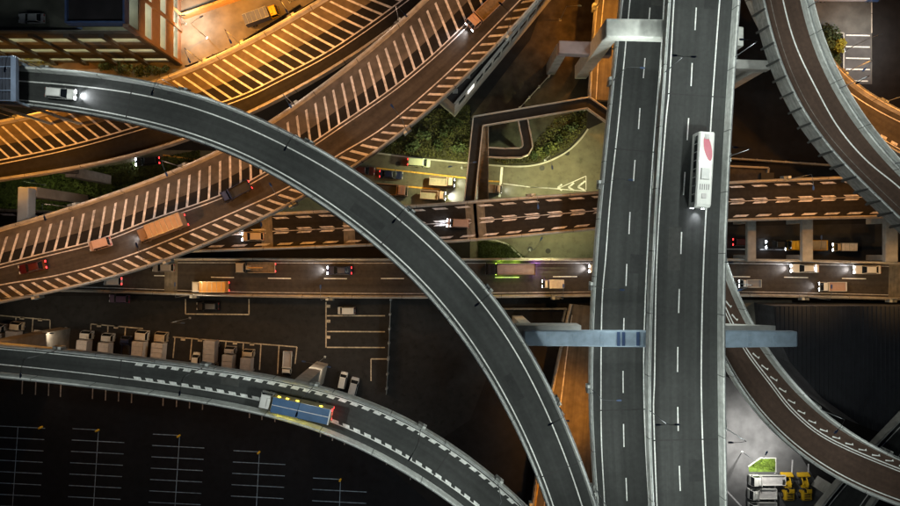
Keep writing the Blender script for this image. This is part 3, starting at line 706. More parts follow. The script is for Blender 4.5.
# shelter over the flyover's left end
sh = empty("road_shelter", W(8, 84, 31.5), label="dark louvred shelter roof with blue frame over the flyover's left end", cat="shelter")
SHB = mat("shelter_frame_blue", (.07, .09, .13), .5, noise=.15)
o = sh.location
for i, x in enumerate(np.arange(-28, 10.5, 3.4)):
    a, b = W(x, 57, 37.2) - o, W(x + 2.7, 101, 37.2) - o
    MB().box(a.x, b.x, b.y, a.y, 5.5, 5.72).build("roof_slat", mat("louvre_dark", (.018, .021, .03), .5, noise=.15), sh)
a, b = W(11.5, 56, 37.4) - o, W(16.5, 101.5, 37.4) - o
MB().box(a.x, b.x, b.y, a.y, 5.3, 6.1).build("end_frame", SHB, sh)
for y in (56, 66, 78, 90, 100):
    a, b = W(-28, y, 37.4) - o, W(12, y + .8, 37.4) - o
    MB().box(a.x, b.x, b.y, a.y, 5.72, 5.95).build("purlin", SHB, sh)
for x in (-20, 14):
    for y, zz in ((60.0, -33), (101.0, -33)):
        a = W(x, y, 37) - o
        MB().box(a.x - .2, a.x + .2, a.y - .2, a.y + .2, zz + 1.5, 5.3).build("post", STEEL_BLUE, sh)

# ================================================================== footbridge with its ramp
def slab_path(pxs, z, width, thick=.5):
    pts = [W(x, y, z) for x, y in pxs]; L_ = []; R_ = []
    for i, p in enumerate(pts):
        if 0 < i < len(pts) - 1:
            d0 = (p - pts[i - 1]).normalized(); d1 = (pts[i + 1] - p).normalized()
            n0 = Vector((d0.y, -d0.x, 0)); n1 = Vector((d1.y, -d1.x, 0)); n = (n0 + n1).normalized(); n *= width / 2 / max(.3, n.dot(n0))
        else:
            d = (pts[min(i + 1, len(pts) - 1)] - pts[max(i - 1, 0)]).normalized(); n = Vector((d.y, -d.x, 0)) * width / 2
        L_.append(p - n); R_.append(p + n)
    return L_, R_
fb = empty("footbridge", W(478, 122, 0), label="dark L-shaped pedestrian footbridge with pale parapets over the green lit street", cat="footbridge")
FBD = mat("footbridge_deck", (0.022, 0.02, 0.018), .85, noise=.25, scale=1)
PARA = mat("footbridge_parapet", (0.50, 0.47, 0.42), .7, noise=.15, scale=1)
def bridge_run(pxs, z, width, parent, zs=None):
    Lp, Rp = slab_path(pxs, z, width); o = parent.location
    for i in range(len(pxs) - 1):
        q = [Lp[i], Rp[i], Rp[i + 1], Lp[i + 1]]
        MB().prism([((p - o).x, (p - o).y) for p in q], z - .45, z).build("deck", FBD, parent)
    for side in (Lp, Rp):
        for i in range(len(pxs) - 1):
            p, q = side[i] - o, side[i + 1] - o; d = (q - p).normalized(); n = Vector((d.y, -d.x, 0)) * .11
            p0, q0 = p - d * .1, q + d * .1
            MB().prism([((p0 - n).x, (p0 - n).y), ((p0 + n).x, (p0 + n).y), ((q0 + n).x, (q0 + n).y), ((q0 - n).x, (q0 - n).y)], z - .5, z + .75).build("parapet", PARA, parent)
bridge_run(pp("612,120 588,103 478,121.5 469,206"), 6.0, 2.1, fb)
bridge_run(pp("488,152.5 505,153.4 520,153 525,151 527.5,146.5 526.5,139 524,127 522,116"), 4.6, 1.9, fb)
for x, y in ((588, 105), (530, 113), (478, 124), (473, 170), (525, 150), (492, 153)):
    a = W(x, y, 5) - fb.location
    MB().cyl((a.x, a.y, 0), (a.x, a.y, 4.3), .35, n=10).build("column", CONC_PLAIN, fb)
# covered stair beside it
st = empty("stair", W(484, 160, 0), label="brown concrete stair running down beside the dark footbridge", cat="stairs")
a, b = W(478.5, 127, 5), W(490.5, 200, 5)
n = 24
for i in range(n):
    y0 = a.y + (b.y - a.y) * i / n; y1 = a.y + (b.y - a.y) * (i + 1) / n
    zz = 5.2 - 4.2 * max(0, (i - 6)) / n
    MB().box(a.x - st.location.x, b.x - st.location.x - .5, y1 - st.location.y, y0 - st.location.y, zz - .7, zz).build("step", mat("stair_concrete", (.21, .17, .12), .85, noise=.25, scale=.9), st)
for x in (a.x, b.x - .42):
    MB().box(x - st.location.x - .12, x - st.location.x, b.y - st.location.y, a.y - st.location.y, 0.1, 5.9).build("stringer", CONC_DK, st)

# ================================================================== buildings
WALLB = mat("garage_wall_brown", (0.075, 0.072, 0.068), .85, noise=.2, scale=.5)
WALLR = mat("garage_frame_rose", (0.26, 0.17, 0.13), .8, noise=.15, scale=.5)
SLABC = mat("garage_slab", (0.34, 0.33, 0.27), .85, noise=.15, scale=.6)
gx, gy = W(125, 23, 24.6).x, W(125, 23, 24.6).y                     # south-east corner of the garage
bd = empty("parking_garage", (gx, gy, 0), label="brown multi-storey parking garage with lit open floors at the upper left corner", cat="parking garage")
XW, DP = -52.0, 36.0
tower_x = W(65, 20, 24.6).x - gx
# floors
for k, z in enumerate((0.25, 6.4, 12.9, 19.6)):
    MB().box(XW, 0, 0, DP, z - .35, z).build("floor_slab", SLABC if z < 19 else mat("roof_deck", (.10, .105, .09), .9, noise=.3, scale=.3), bd)
for z in (6.4, 12.9, 19.6):
    MB().box(XW, .05, -.18, .0, z - 3.1, z - .36).build("spandrel", WALLB, bd)
    MB().box(0.0, .2, 0, DP, z - 2.5, z - .36).build("spandrel", WALLR, bd)
for z in (0.25, 6.4, 12.9, 19.6):
    MB().box(XW, .05, -.16, .02, z - .35, z + 1.35).build("parapet", mat("garage_parapet", (.15, .155, .15), .85, noise=.2, scale=.6, dirt=.3), bd)
    if z < 19: MB().box(0.02, .22, 0, DP, z - .35, z + 1.3).build("parapet", WALLR, bd)
for i in range(9):
    x = -i * 6.4 - .1
    MB().box(x - .75, x + .25, -.75, -.19, 0, 19.4).build("column", WALLB, bd)
MB().box(-.5, .5, -.6, -.05, 0, 24.4).build("corner_column", WALLR, bd)
for j in range(1, 6):
    MB().box(.23, .55, j * 6.6 - .35, j * 6.6 + .35, 0, 24.0).build("column", WALLR, bd)
MB().box(XW, 0, DP - .3, DP, 0, 24.3).build("back_wall", WALLB, bd)
PARBL = mat("parapet_blue", (.05, .085, .20), .6, noise=.15)
# tower on the roof with blue parapet
MB().box(tower_x + .3, -.3, .3, DP - .4, 23.9, 24.1).build("upper_roof", mat("roof_black", (.018, .016, .02), .9, noise=.3, scale=.4), bd)
MB().box(tower_x, -.02, .02, .35, 23.0, 24.75).build("roof_parapet", PARBL, bd)
MB().box(-.35, .0, .36, DP, 23.0, 24.75).build("roof_parapet", PARBL, bd)
MB().box(tower_x, tower_x + .35, .36, DP, 19.6, 24.75).build("roof_parapet", PARBL, bd)
MB().box(tower_x, .0, .04, .3, 22.4, 22.98).build("spandrel", WALLB, bd)
# lights inside the floors
for z in (5.6, 12.1, 18.8, 22.8):
    l = bpy.data.lights.new("floor_light", 'AREA'); l.shape = 'RECTANGLE'; l.size = (50 if z < 20 else 8); l.size_y = .5; l.energy = 1700 if z < 20 else 160; l.color = (1.0, .97, .58)
    lo = bpy.data.objects.new("floor_light", l); COL.objects.link(lo); lo.parent = bd; lo.location = (-26 if z < 20 else -5, 3.2, z)
    l = bpy.data.lights.new("floor_light", 'AREA'); l.shape = 'RECTANGLE'; l.size = .5; l.size_y = 30; l.energy = 1300; l.color = (.95, 1.0, .85)
    lo = bpy.data.objects.new("floor_light", l); COL.objects.link(lo); lo.parent = bd; lo.location = (-2.4, 18, z)
    MB().box(-48, -1, 3.1, 3.3, z + .02, z + .1).build("ceiling_tube", glow("warm", 3.0), bd) if z < 20 else None

# long shed along the pinkish road
sb = empty("long_building", W(455, 104, 12), label="long narrow dark-roofed building with pale lit wall beside the pinkish orange road", cat="building")
o = sb.location
roof = [W(x, y, 12) - o for x, y in pp("455,105 566,-30 545,-42 438,90")]
MB().prism([(p.x, p.y) for p in roof], -12, -.15).build("wall", mat("shed_wall", (.38, .36, .33), .8, noise=.2, scale=.5), sb)
MB().prism([(p.x * .995, p.y) for p in roof], -.15, .1).build("roof", mat("shed_roof", (.022, .022, .024), .9, noise=.3, scale=.5), sb)
p, q = roof[0], roof[1]; d = (q - p).normalized(); nn = Vector((d.y, -d.x, 0))
for a in (p, roof[3]):
    b = a + (q - p)
    MB().prism([((a - nn * .3).x, (a - nn * .3).y), ((a + nn * .1).x, (a + nn * .1).y), ((b + nn * .1).x, (b + nn * .1).y), ((b - nn * .3).x, (b - nn * .3).y)], -.1, .6).build("parapet", mat("shed_trim", (.30, .29, .28), .8, noise=.2), sb)
Ls = (q - p).length
for i in range(12):
    a = p + d * (1.2 + i * Ls / 12.5) + nn * .12; b = a + d * 1.9
    w = MB().prism([(a.x, a.y), ((a - nn * .2).x, (a - nn * .2).y), ((b - nn * .2).x, (b - nn * .2).y), (b.x, b.y)], -3.6, -1.4).build("window", GLASS if i != 1 else glow("white", 1.2), sb)
    a2 = a - d * .12; b2 = b + d * .12
    MB().prism([((a2 + nn * .1).x, (a2 + nn * .1).y), ((a2 - nn * .1).x, (a2 - nn * .1).y), ((b2 - nn * .1).x, (b2 - nn * .1).y), ((b2 + nn * .1).x, (b2 + nn * .1).y)], -3.75, -3.62).build("sill", CONC_DK, w)
for i in range(9):
    a = p + d * (2 + i * Ls / 9) - nn * 1.6
    MB().box(a.x - .5, a.x + .5, a.y - .4, a.y + .4, .1, .8).build("roof_vent", STEEL, sb)

# ribbed warehouse roof at the right
wh = empty("warehouse", W(835, 360, 9), label="large dark warehouse with finely ribbed metal roof inside the bend of the lower right ramp", cat="warehouse")
o = wh.location
poly = [W(x, y, 9) - o for x, y in pp("774,306 960,306 960,455 900,440 860,425 822,398 790,362 776,330")]
poly = [(p.x, p.y) for p in poly]
MB().prism(poly, -9, -.2).build("wall", mat("warehouse_wall", (.10, .10, .11), .8, noise=.2), wh)
RF = mat("ribbed_roof", (0.014, 0.015, 0.020), .6, noise=.2, scale=.6, spec=.4, dirt=.35)
MB().prism(poly, -.2, 0).build("roof", RF, wh)
mb = MB()
top = poly[0][1]
for x in np.arange(poly[0][0] + .3, poly[1][0] - .5, .86):
    ys = []
    for (xa, ya), (xb_, yb) in zip(poly, poly[1:] + poly[:1]):
        if (xa - x) * (xb_ - x) < 0: ys.append(ya + (yb - ya) * (x - xa) / (xb_ - xa))
    if len(ys) >= 2: mb.box(x, x + .26, min(ys), max(ys), .0, .13, taper=.03)
mb.build("roof_rib", RF, wh, kind="stuff")
# small flat hut near the low viaduct
ht = empty("hut", W(750, 176, 4), label="small flat-roofed hut with pale parapet beside the low viaduct", cat="hut")
o = ht.location; P0 = [W(x, y, 4) - o for x, y in pp("726,166 768,168 766,181 726,184")]
MB().prism([(p.x, p.y) for p in P0], -4, -.2).build("wall", mat("hut_wall", (.26, .22, .18), .85, noise=.2), ht)
MB().prism([(p.x * .97, p.y * .97) for p in P0], -.2, .0).build("roof", mat("hut_roof", (.05, .045, .045), .9, noise=.3), ht)
for i in range(4):
    p, q = P0[i], P0[(i + 1) % 4]; d = (q - p).normalized(); n2 = Vector((d.y, -d.x, 0)) * .18
    MB().prism([((p - n2).x, (p - n2).y), ((p + n2).x, (p + n2).y), ((q + n2).x, (q + n2).y), ((q - n2).x, (q - n2).y)], -.3, .45).build("parapet", mat("hut_parapet", (.34, .30, .25), .8, noise=.2), ht)
MB().box(2.0, 4.6, -1.2, .6, 0, .6).build("roof_hatch", DARKP, ht)
# yard walls and rails
def wall_run(name, label, pxs, h, w, m, cat="wall", rail=None, posts=0):
    r = empty(name, W(*pxs[0], 0), label=label, cat=cat); o = r.location
    for (x0, y0), (x1, y1) in zip(pxs, pxs[1:]):
        p, q = W(x0, y0, h) - o, W(x1, y1, h) - o; d = (q - p).normalized(); n = Vector((d.y, -d.x, 0)) * w / 2
        MB().prism([((p - n).x, (p - n).y), ((p + n).x, (p + n).y), ((q + n).x, (q + n).y), ((q - n).x, (q - n).y)], 0, h).build("panel", m, r)
        L = (q - p).length
        for k in range(int(L / 3) + 1):
            c = p + d * min(L, k * 3.0)
            MB().box(c.x - .18, c.x + .18, c.y - .18, c.y + .18, 0, h + .15).build("post", m, r)
    return r
ORW = mat("orange_brown_wall", (.42, .25, .11), .8, noise=.15)
wall_run("wall", "orange lit wall closing off the yard beside the parking garage", pp("240,-6 181,14.5 150,-14"), 2.2, .5, ORW)
wall_run("fence", "dark low fence along the yard's lower edge above the orange road", pp("186,66 232,47 300,4"), 1.6, .12, DARKP, cat="fence")
wall_run("fence", "thin fence standing between the truck park and the dark lot", pp("390.5,300 388,360 386,395"), 1.8, .06, STEEL, cat="fence")
wall_run("wall", "faint low wall in the dark ground left of the hut", pp("728,158 850,166"), 1.0, .3, CONC_PLAIN)
wall_run("fence", "thin fence crossing the brown ground beside the stepped portal", pp("510,118 556,68"), 1.2, .10, CONC_DK, cat="fence")
wall_run("wall", "low wall with pale coping under the blue portal beam", pp("500,309 566,309 563,322"), 1.2, .3, CONC_PLAIN)

# ================================================================== lamps (each carries its own light)
ORD = ["first", "second", "third", "fourth", "fifth", "sixth", "seventh", "eighth", "ninth"]
PW = 1.0
def lamp_row(road, pts, side, where, color, power, h=9.0, **k):
    for i, (x, y) in enumerate(pts):
        road_lamp(road, x, y, side, f"{ORD[i]} {where}", color, power, h, group=k.get("group", where.split(" on ")[-1]), **{a: b for a, b in k.items() if a != "group"})
lamp_row(ARC, [(48, 69), (186, 88), (310, 142), (411, 210), (490, 287), (558, 400), (592, 490)], -1, "slim lamp counted from the shelter on the grey flyover's outer barrier", "cool", 3000)
lamp_row(R2, [(617, -15), (609, 82), (601, 185), (592, 286), (588, 388), (593, 488)], -1, "slim lamp from the top on the lower carriageway's left barrier", "cool", 3000)
lamp_row(R3, [(738, -20), (731, 60), (726, 158), (721, 262), (721, 425), (723, 510)], 1, "slim lamp from the top on the higher carriageway's right barrier", "cool", 3600)
lamp_row(R3, [(661, 74), (645.5, 409)], -1, "twin-arm lamp from the top on the barrier between both carriageways", "cool", 3200, twin=True, arm=1.1)
lamp_row(R4, [(60, 349), (206, 364), (315, 383), (423, 424), (500, 478)], -1, "slim lamp from the left edge on the lower left ramp", "cool", 2300)
lamp_row(R6, [(39, 298), (169, 262), (294, 205), (408, 132), (509, 37)], 1, "slim lamp from the left on the pinkish road's lower barrier", "sodium", 4300)
lamp_row(R6, [(75, 207), (185, 168), (295, 105), (400, 25)], -1, "slim lamp from the left on the pinkish road's upper barrier", "rose", 3000)
lamp_row(R5, [(20, 119), (205, 64), (242, 46), (292, 17)], -1, "slim lamp from the left on the upper orange road", "sodium", 11000, size=138, flat=6)
lamp_row(R7, [(275, 213), (530, 195), (785, 180)], -1, "slim lamp from the left on the low viaduct", "sodium", 4600, size=132)
lamp_row(R8, [(195, 297), (330, 298), (555, 297), (803, 297), (890, 299)], 1, "slim lamp from the left on the lowest two-lane road", "amber", 2700, size=128)
lamp_row(R9, [(803, 10), (836, 90), (890, 165)], 1, "slim lamp from the top on the upper right ramp", "cool", 2400)
lamp_row(R11, [(728, 283), (812, 408), (885, 452)], -1, "slim lamp from the top on the lower right ramp", "cool", 1900)
lamp_row(R10, [(836, 79), (880, 104)], 1, "slim lamp from the left on the orange lower ramp", "sodium", 9000)
lamp_row(R13, [(586, 60), (594, 8)], -1, "slim lamp from below on the orange slip road at the top", "sodium", 7500, h=7, size=128, flat=5)
lamp_row(R14, [(551, 410)], -1, "slim lamp below the blue beam on the orange slip road at the bottom", "sodium", 9000, h=7, size=130, flat=2.0)
lamp_row(R14, [(530, 505)], -1, "slim lamp at the bottom edge on the orange slip road left of the flyover", "sodium", 3000, h=7, size=130, flat=2.0)
def ground_lamp(x, y, rz, label, color, power, h=9, **k):
    p = W(x, y, 0.02); return street_lamp(p, math.radians(rz), label, color, power, h, **k)
ground_lamp(462, 168, 10, "twin-arm lamp standing by the green lit street left of the dark footbridge", "green", 9500, 5.6, twin=True)
ground_lamp(545, 160, -80, "street lamp on the kerb curve above the zebra chevrons", "green", 6200, 7)
ground_lamp(530, 250, 60, "street lamp on the pale ground between the two low roads", "green", 3800, 8)
ground_lamp(45, 185, 0, "street lamp on the lit grass beside the grey blue portal pier", "green", 1100, 8)
ground_lamp(300, 168, -60, "street lamp by the street beneath the grey flyover", "green", 900, 8)
ground_lamp(207, 38, 30, "yard lamp with a glowing head near the garage corner", "sodium", 14000, 9, flat=2.0)
ground_lamp(186, 24, 0, "short lamp washing the yard white beside the garage", "white", 5200, 5, flat=1.5, arm=1.2)
ground_lamp(290, 2, 200, "yard lamp behind the blue lorry at the top", "sodium", 7000, 9, flat=2.2)
ground_lamp(66, 328, 0, "twin-arm lamp above the wide lit pier in the truck park", "warm", 1700, 9, twin=True)
ground_lamp(325, 357, -12, "twin-arm lamp above the lit wedge-like pier in the truck park", "warm", 1600, 9, twin=True)
ground_lamp(190, 318, 0, "lamp in the middle of the truck park", "warm", 900, 10)
ground_lamp(844, 51, 20, "white lamp between the hedge and the marked bays at the upper right", "white", 6500, 8, flat=1.6)
ground_lamp(742, 452, 60, "white glowing lamp in the car park above the parked white lorries", "white", 17000, 8, flat=1.5)
ground_lamp(560, 20, 0, "lamp on the brown ground left of the orange slip road", "sodium", 900, 8)
ground_lamp(805, 250, 90, "lamp beside the back street under the low viaduct", "amber", 350, 6)
ground_lamp(25, 75, 0, "lamp on the pavement below the parking garage", "green", 350, 4)
ground_lamp(130, 72, 60, "lamp by the shrubs at the garage foot", "green", 300, 4)
for n, (x, y) in enumerate([(42, 427), (98.5, 430), (179.6, 435.5), (259.4, 452), (340.5, 479.5)]):
    p = W(x, y, 0.03)
    b = empty("marker_post", p, label=f"{ORD[n]} yellow marker post from the left in the dark car park", cat="marker post", group="yellow marker posts at the heads of the parking rows")
    MB().cyl((0, 0, 0), (0, 0, 1.1), .22, .2, 10).build("post", mat("marker_yellow", (.75, .45, .03), .5, emit=(1, .5, .02), estr=.05), b)
    MB().cyl((0, 0, 1.1), (0, 0, 1.2), .22, .15, 10).build("cap", mat("marker_cap", (.7, .45, .05), .5), b)

# ================================================================== vehicles
def paint(name, c, rough=.35, coat=.5): return mat("vehicle_" + name, c, rough, noise=.05, scale=2, coat=coat, spec=.5)
P_WHITE = paint("white", (.66, .66, .64)); P_SILVER = paint("silver", (.40, .42, .45)); P_BLACK = paint("black", (.015, .016, .02))
P_NAVY = paint("navy", (.02, .03, .085)); P_RED = paint("dark_red", (.06, .006, .008)); P_BLUE = paint("blue", (.035, .085, .24))
P_BROWN = paint("brown", (.22, .15, .11)); P_BEIGE = paint("beige", (.46, .38, .28)); P_PINK = paint("rosy", (.45, .30, .25)); P_GREY = paint("grey", (.28, .27, .28))
P_YEL = paint("yellow", (.70, .42, .02)); P_ORANGE = paint("orange", (.62, .33, .09)); P_PURPLE = paint("plum", (.07, .04, .09)); P_GREENW = paint("pale_green", (.50, .58, .44)); P_MAROON = paint("maroon", (.07, .02, .02))
CHASSIS = mat("truck_chassis", (.03, .03, .032), .7, noise=.2, scale=2)
BOXW = mat("truck_box_white", (.58, .56, .56), .5, noise=.12, scale=1.2, dirt=.25); BOXG = mat("truck_box_grey", (.33, .31, .31), .55, noise=.1, scale=1.5)
BEDW = mat("truck_bed_wood", (.20, .15, .10), .8, noise=.3, scale=2); TARP = mat("blue_tarp", (.045, .10, .20), .6, noise=.12, scale=.8)
RIMM = mat("wheel_rim", (.4, .4, .42), .35, metal=.8)
BEDP = mat("truck_bed_beige", (.30, .265, .21), .7, noise=.2, scale=1.5, dirt=.2)
H_ON = mat("headlight_on", (1, 1, 1), .2, emit=(.92, .96, 1), estr=45); H_OFF = mat("headlight_off", (.5, .52, .55), .15, spec=.7)
T_ON = mat("tail_light_on", (.8, .02, .02), .3, emit=(1, .03, .03), estr=7); T_OFF = mat("tail_light_off", (.25, .01, .01), .3)
T_PUR = mat("tail_light_violet", (.5, .1, .8), .3, emit=(.65, .2, 1), estr=40); M_YEL = mat("marker_lamp_yellow", (.9, .6, .05), .3, emit=(1, .72, .05), estr=8)

def wheels(root, xs, W_, r=.32, w=.24):
    for x in xs:
        for sg in (-1, 1):
            y = sg * (W_ / 2 - w / 2 - .03)
            wh_ = empty("wheel", (x, y, r)); wh_.parent = root
            MB().cyl((0, -w / 2, 0), (0, w / 2, 0), r, n=12).build("tyre", RUBBER, wh_)
            MB().cyl((0, sg * w * .3, 0), (0, sg * (w / 2 + .015), 0), r * .58, n=8).build("rim", RIMM, wh_)

def lights(root, L, W_, zf, zr, head, tail, hx=None, n="tail_light", tm=None):
    for sg in (-1, 1):
        y = sg * (W_ / 2 - .26)
        MB().box(L / 2 - .14, L / 2 + .035, y - .24, y + .24, zf - .09, zf + .16, taper=.02).build("headlight", H_ON if head else H_OFF, root)
        MB().box(-L / 2 - .03, -L / 2 + .12, y - .17, y + .19, zr - .1, zr + .14, taper=.02).build("tail_light", tm or (T_ON if tail else T_OFF), root)

def ring(x, hw, z0, z1, r=.12, tuck=0.0):
    return [(x, -hw, z0), (x, hw, z0), (x, hw + .02, (z0 + z1) * .55), (x, hw - tuck, z1 - r), (x, hw - r - tuck, z1), (x, -hw + r + tuck, z1), (x, -hw + tuck, z1 - r), (x, -hw - .02, (z0 + z1) * .55)]

def cabin(root, xb0, xb1, xt0, xt1, hwb, hwt, z0, z1, m):
    """roof on glass: windscreen, rear window and side windows are panes of their own"""
    MB().loft([[(xb0, -hwb, z0), (xb1, -hwb, z0), (xb1, hwb, z0), (xb0, hwb, z0)], [(xt0, -hwt, z1 - .04), (xt1, -hwt, z1 - .04), (xt1, hwt, z1 - .04), (xt0, hwt, z1 - .04)],
               [(xt0 + .12, -hwt + .12, z1 + .03), (xt1 - .12, -hwt + .12, z1 + .03), (xt1 - .12, hwt - .12, z1 + .03), (xt0 + .12, hwt - .12, z1 + .03)]]).build("roof", m, root, fix=True)
    def pane(nm, q, f=.88):
        c = sum((Vector(p) for p in q), Vector()) / 4
        n = (Vector(q[1]) - Vector(q[0])).cross(Vector(q[3]) - Vector(q[0])).normalized()
        cc = Vector(((xb0 + xb1) / 2, 0, (z0 + z1) / 2))
        if n.dot(c - cc) < 0: n = -n
        o = [c + (Vector(p) - c) * f + n * .012 for p in q]; i = [v - n * .05 for v in o]
        MB().add(o + i, [(0, 1, 2, 3), (7, 6, 5, 4), (0, 4, 5, 1), (1, 5, 6, 2), (2, 6, 7, 3), (3, 7, 4, 0)]).build(nm, GLASS, root, fix=True)
    pane("windscreen", [(xb1, -hwb, z0), (xb1, hwb, z0), (xt1, hwt, z1 - .04), (xt1, -hwt, z1 - .04)], .93)
    pane("rear_window", [(xb0, hwb, z0), (xb0, -hwb, z0), (xt0, -hwt, z1 - .04), (xt0, hwt, z1 - .04)])
    for sg in (-1, 1):
        pane("side_window", [(xb0, sg * hwb, z0), (xb1, sg * hwb, z0), (xt1, sg * hwt, z1 - .04), (xt0, sg * hwt, z1 - .04)], .86)

def mirrors(root, x, W_, z):
    for sg in (-1, 1):
        MB().box(x - .08, x + .1, sg * (W_ / 2 + .1) - .1, sg * (W_ / 2 + .1) + .1, z, z + .18).build("mirror", DARKP, root)

def beam_light(root, x, z, power):
    l = bpy.data.lights.new("headlight_beam", 'SPOT'); l.energy = power * 3.2; l.color = (.95, .97, 1); l.spot_size = math.radians(88); l.spot_blend = 1; l.shadow_soft_size = .2
    o = bpy.data.objects.new("headlight_beam", l); COL.objects.link(o); o.parent = root; o.location = (x + .1, 0, z); o.rotation_euler = (0, math.radians(-72), 0)

def car(root, L, c, head, tail, W_=1.74, kind="sedan"):
    hw = W_ / 2
    secs = [ring(-L * .5, hw * .86, .32, .74, .1), ring(-L * .485, hw * .95, .24, .88, .1), ring(-L * .36, hw, .2, .95, .1), ring(L * .16, hw, .2, .93, .1), ring(L * .40, hw * .97, .22, .82, .1), ring(L * .475, hw * .9, .26, .72, .1), ring(L * .5, hw * .74, .34, .6, .1)]
    MB().loft(secs).build("body", c, root, fix=True)
    if kind == "sedan": cabin(root, -L * .40, L * .22, -L * .27, L * .07, hw * .93, hw * .72, .92, 1.42, c)
    elif kind == "hatch": cabin(root, -L * .47, L * .24, -L * .40, L * .08, hw * .95, hw * .76, .92, 1.5, c)
    else: cabin(root, -L * .485, L * .36, -L * .46, L * .22, hw * .97, hw * .84, .92, 1.85, c)
    wheels(root, (-L * .31, L * .31), W_, .31, .21); lights(root, L, W_ * .93, .62, .74, head, tail); mirrors(root, L * .17, W_, .92)

def cab_unit(root, x0, x1, W_, h, c, dark=True):
    hw = W_ / 2
    b = MB().loft([ring(x0, hw, .5, h * .62, .06), ring(x1 - .1, hw, .45, h * .62, .06), ring(x1, hw * .96, .5, h * .55, .06)]).build("cab", c, root, fix=True)
    cabin(root, x0 + .02, x1 - .03, x0 + .1, x1 - .42, hw * .98, hw * .9, h * .6, h, c)
    MB().box(x1 - .02, x1 + .08, -hw * .95, hw * .95, .35, .62).build("bumper", DARKP, root)
    mirrors(root, x1 - .2, W_, h * .62)

def truck(root, L, c, head, tail, W_=2.2, kind="box", boxm=None, h=2.5, H=3.2, ax=None, tm=None, cabl=None, cabc=None):
    cl = cabl or min(2.0, L * .26); x1 = L / 2; x0 = x1 - cl
    cab_unit(root, x0, x1, W_ * .97, h, cabc or c)
    MB().box(-L / 2 + .1, x0 + .1, -W_ * .32, W_ * .32, .55, .92).build("chassis", CHASSIS, root)
    bm_ = boxm or BOXW; xb = x0 - .15
    if kind == "box":
        bo = MB().box(-L / 2, xb, -W_ / 2, W_ / 2, .95, H).build("cargo_box", bm_, root)
        bv = bo.modifiers.new("bevel", 'BEVEL'); bv.width = .06; bv.segments = 2
        for xr in np.arange(-L / 2 + .7, xb - .3, .95): MB().box(xr, xr + .07, -W_ / 2 + .1, W_ / 2 - .1, H, H + .05).build("roof_seam", STEEL, root)
        for sg in (-1, 1): MB().box(-L / 2 + .03, xb - .03, sg * (W_ / 2 - .05) - .04, sg * (W_ / 2 - .05) + .04, H, H + .04).build("roof_trim", STEEL, root)
        MB().box(-L / 2 - .03, -L / 2, -W_ / 2 + .1, W_ / 2 - .1, 1.05, H - .12).build("rear_door", bm_, root)
    else:
        MB().box(-L / 2, xb, -W_ / 2, W_ / 2, .92, 1.05).build("bed_floor", bm_, root)
        for sg in (-1, 1): MB().box(-L / 2 + .06, xb, sg * (W_ / 2 - .04) - .035, sg * (W_ / 2 - .04) + .035, 1.05, 1.45).build("bed_side", c, root)
        MB().box(-L / 2, -L / 2 + .06, -W_ / 2, W_ / 2, 1.05, 1.45).build("tailgate", c, root)
        MB().box(xb - .12, xb, -W_ / 2, W_ / 2, 1.05, h * .9).build("headboard", c if kind == "flat" else DARKP, root)
        if kind == "crane":
            MB().box(xb - .9, xb - .25, -.4, .4, 1.05, 2.4).build("crane_base", c, root)
            MB().cyl((xb - .6, 0, 2.45), (-L * .22, 0, 2.2), .17, .11, 8).build("crane_boom", P_ORANGE, root)
    if h > 2.3: MB().box(x0 + .15, x0 + .75, -W_ * .3, W_ * .3, h + .03, h + .22, taper=.06).build("air_deflector", cabc or c, root)
    r = .30 if L < 4.5 else .45
    axs = ax or ((-L * .30, x1 - cl * .6) if L < 9 else (-L * .36, -L * .26, x1 - cl * .6))
    wheels(root, axs, W_, r, .28)
    lights(root, L, W_ * .95, .62, .8, head, tail, tm=tm)

def point_glow(root, loc, col, power):
    l = bpy.data.lights.new("marker_glow", "POINT"); l.energy = power; l.color = col; l.shadow_soft_size = .12
    o = bpy.data.objects.new("marker_glow", l); COL.objects.link(o); o.parent = root; o.location = loc

def vehicle(px, py, z, deg, kind, L, c, label, cat, head=False, tail=False, beam=0, group=None, name=None, road=None, **k):
    p = W(px, py, z)
    if road is not None:
        t, u = road.atpx(px, py); p = road.P(t, u)
    p.z += .03
    nm = name or {"car": "parked_car" if not (head or tail) else "car", "van": "van", "truck": "truck"}.get(cat, cat.replace(" ", "_"))
    r = empty(nm, p, math.radians(deg), label=label, cat=cat, group=group)
    if kind in ("sedan", "hatch", "van"): car(r, L, c, head, tail, kind=kind, **k)
    else: truck(r, L, c, head, tail, kind=kind, **k)
    if beam: beam_light(r, L / 2, .65, beam)
    return r
G1 = "vehicles on the lowest two-lane road"; G2 = "vehicles on the pinkish orange road"; G3 = "vehicles on the green lit street"; G4 = "lorries and vans parked in the truck park"; G5 = "vehicles on the back street"; G6 = "white lorries parked in the lit car park"
vehicle(34, 19.5, 19.65, 180, "sedan", 4.6, P_SILVER, "pale silver car alone on the parking garage's roof deck", "car")
vehicle(63, 94.3, 0, -5, "hatch", 4.9, P_WHITE, "white car with bright headlights at the left end of the topmost grey flyover", "car", head=True, beam=900, road=ARC, name="car")
vehicle(35, 267, 0, 192, "sedan", 4.9, P_RED, "dark red car with glowing tail lights on the pinkish orange road", "car", tail=True, group=G2, road=R6, name="car")
vehicle(102, 244, 0, 196, "van", 3.9, P_PINK, "small rosy van with bright rear ahead of the brown lorry", "van", head=False, group=G2, road=R6, W_=1.75)
vehicle(165.5, 228.5, 0, 201, "box", 8.6, P_BROWN, "large brown box lorry beside the hatched stripes of the pinkish road", "truck", tail=True, head=True, beam=350, group=G2, road=R6, boxm=mat("truck_box_brown", (.30, .21, .15), .6, noise=.1, scale=1.5), W_=2.45, H=3.5)
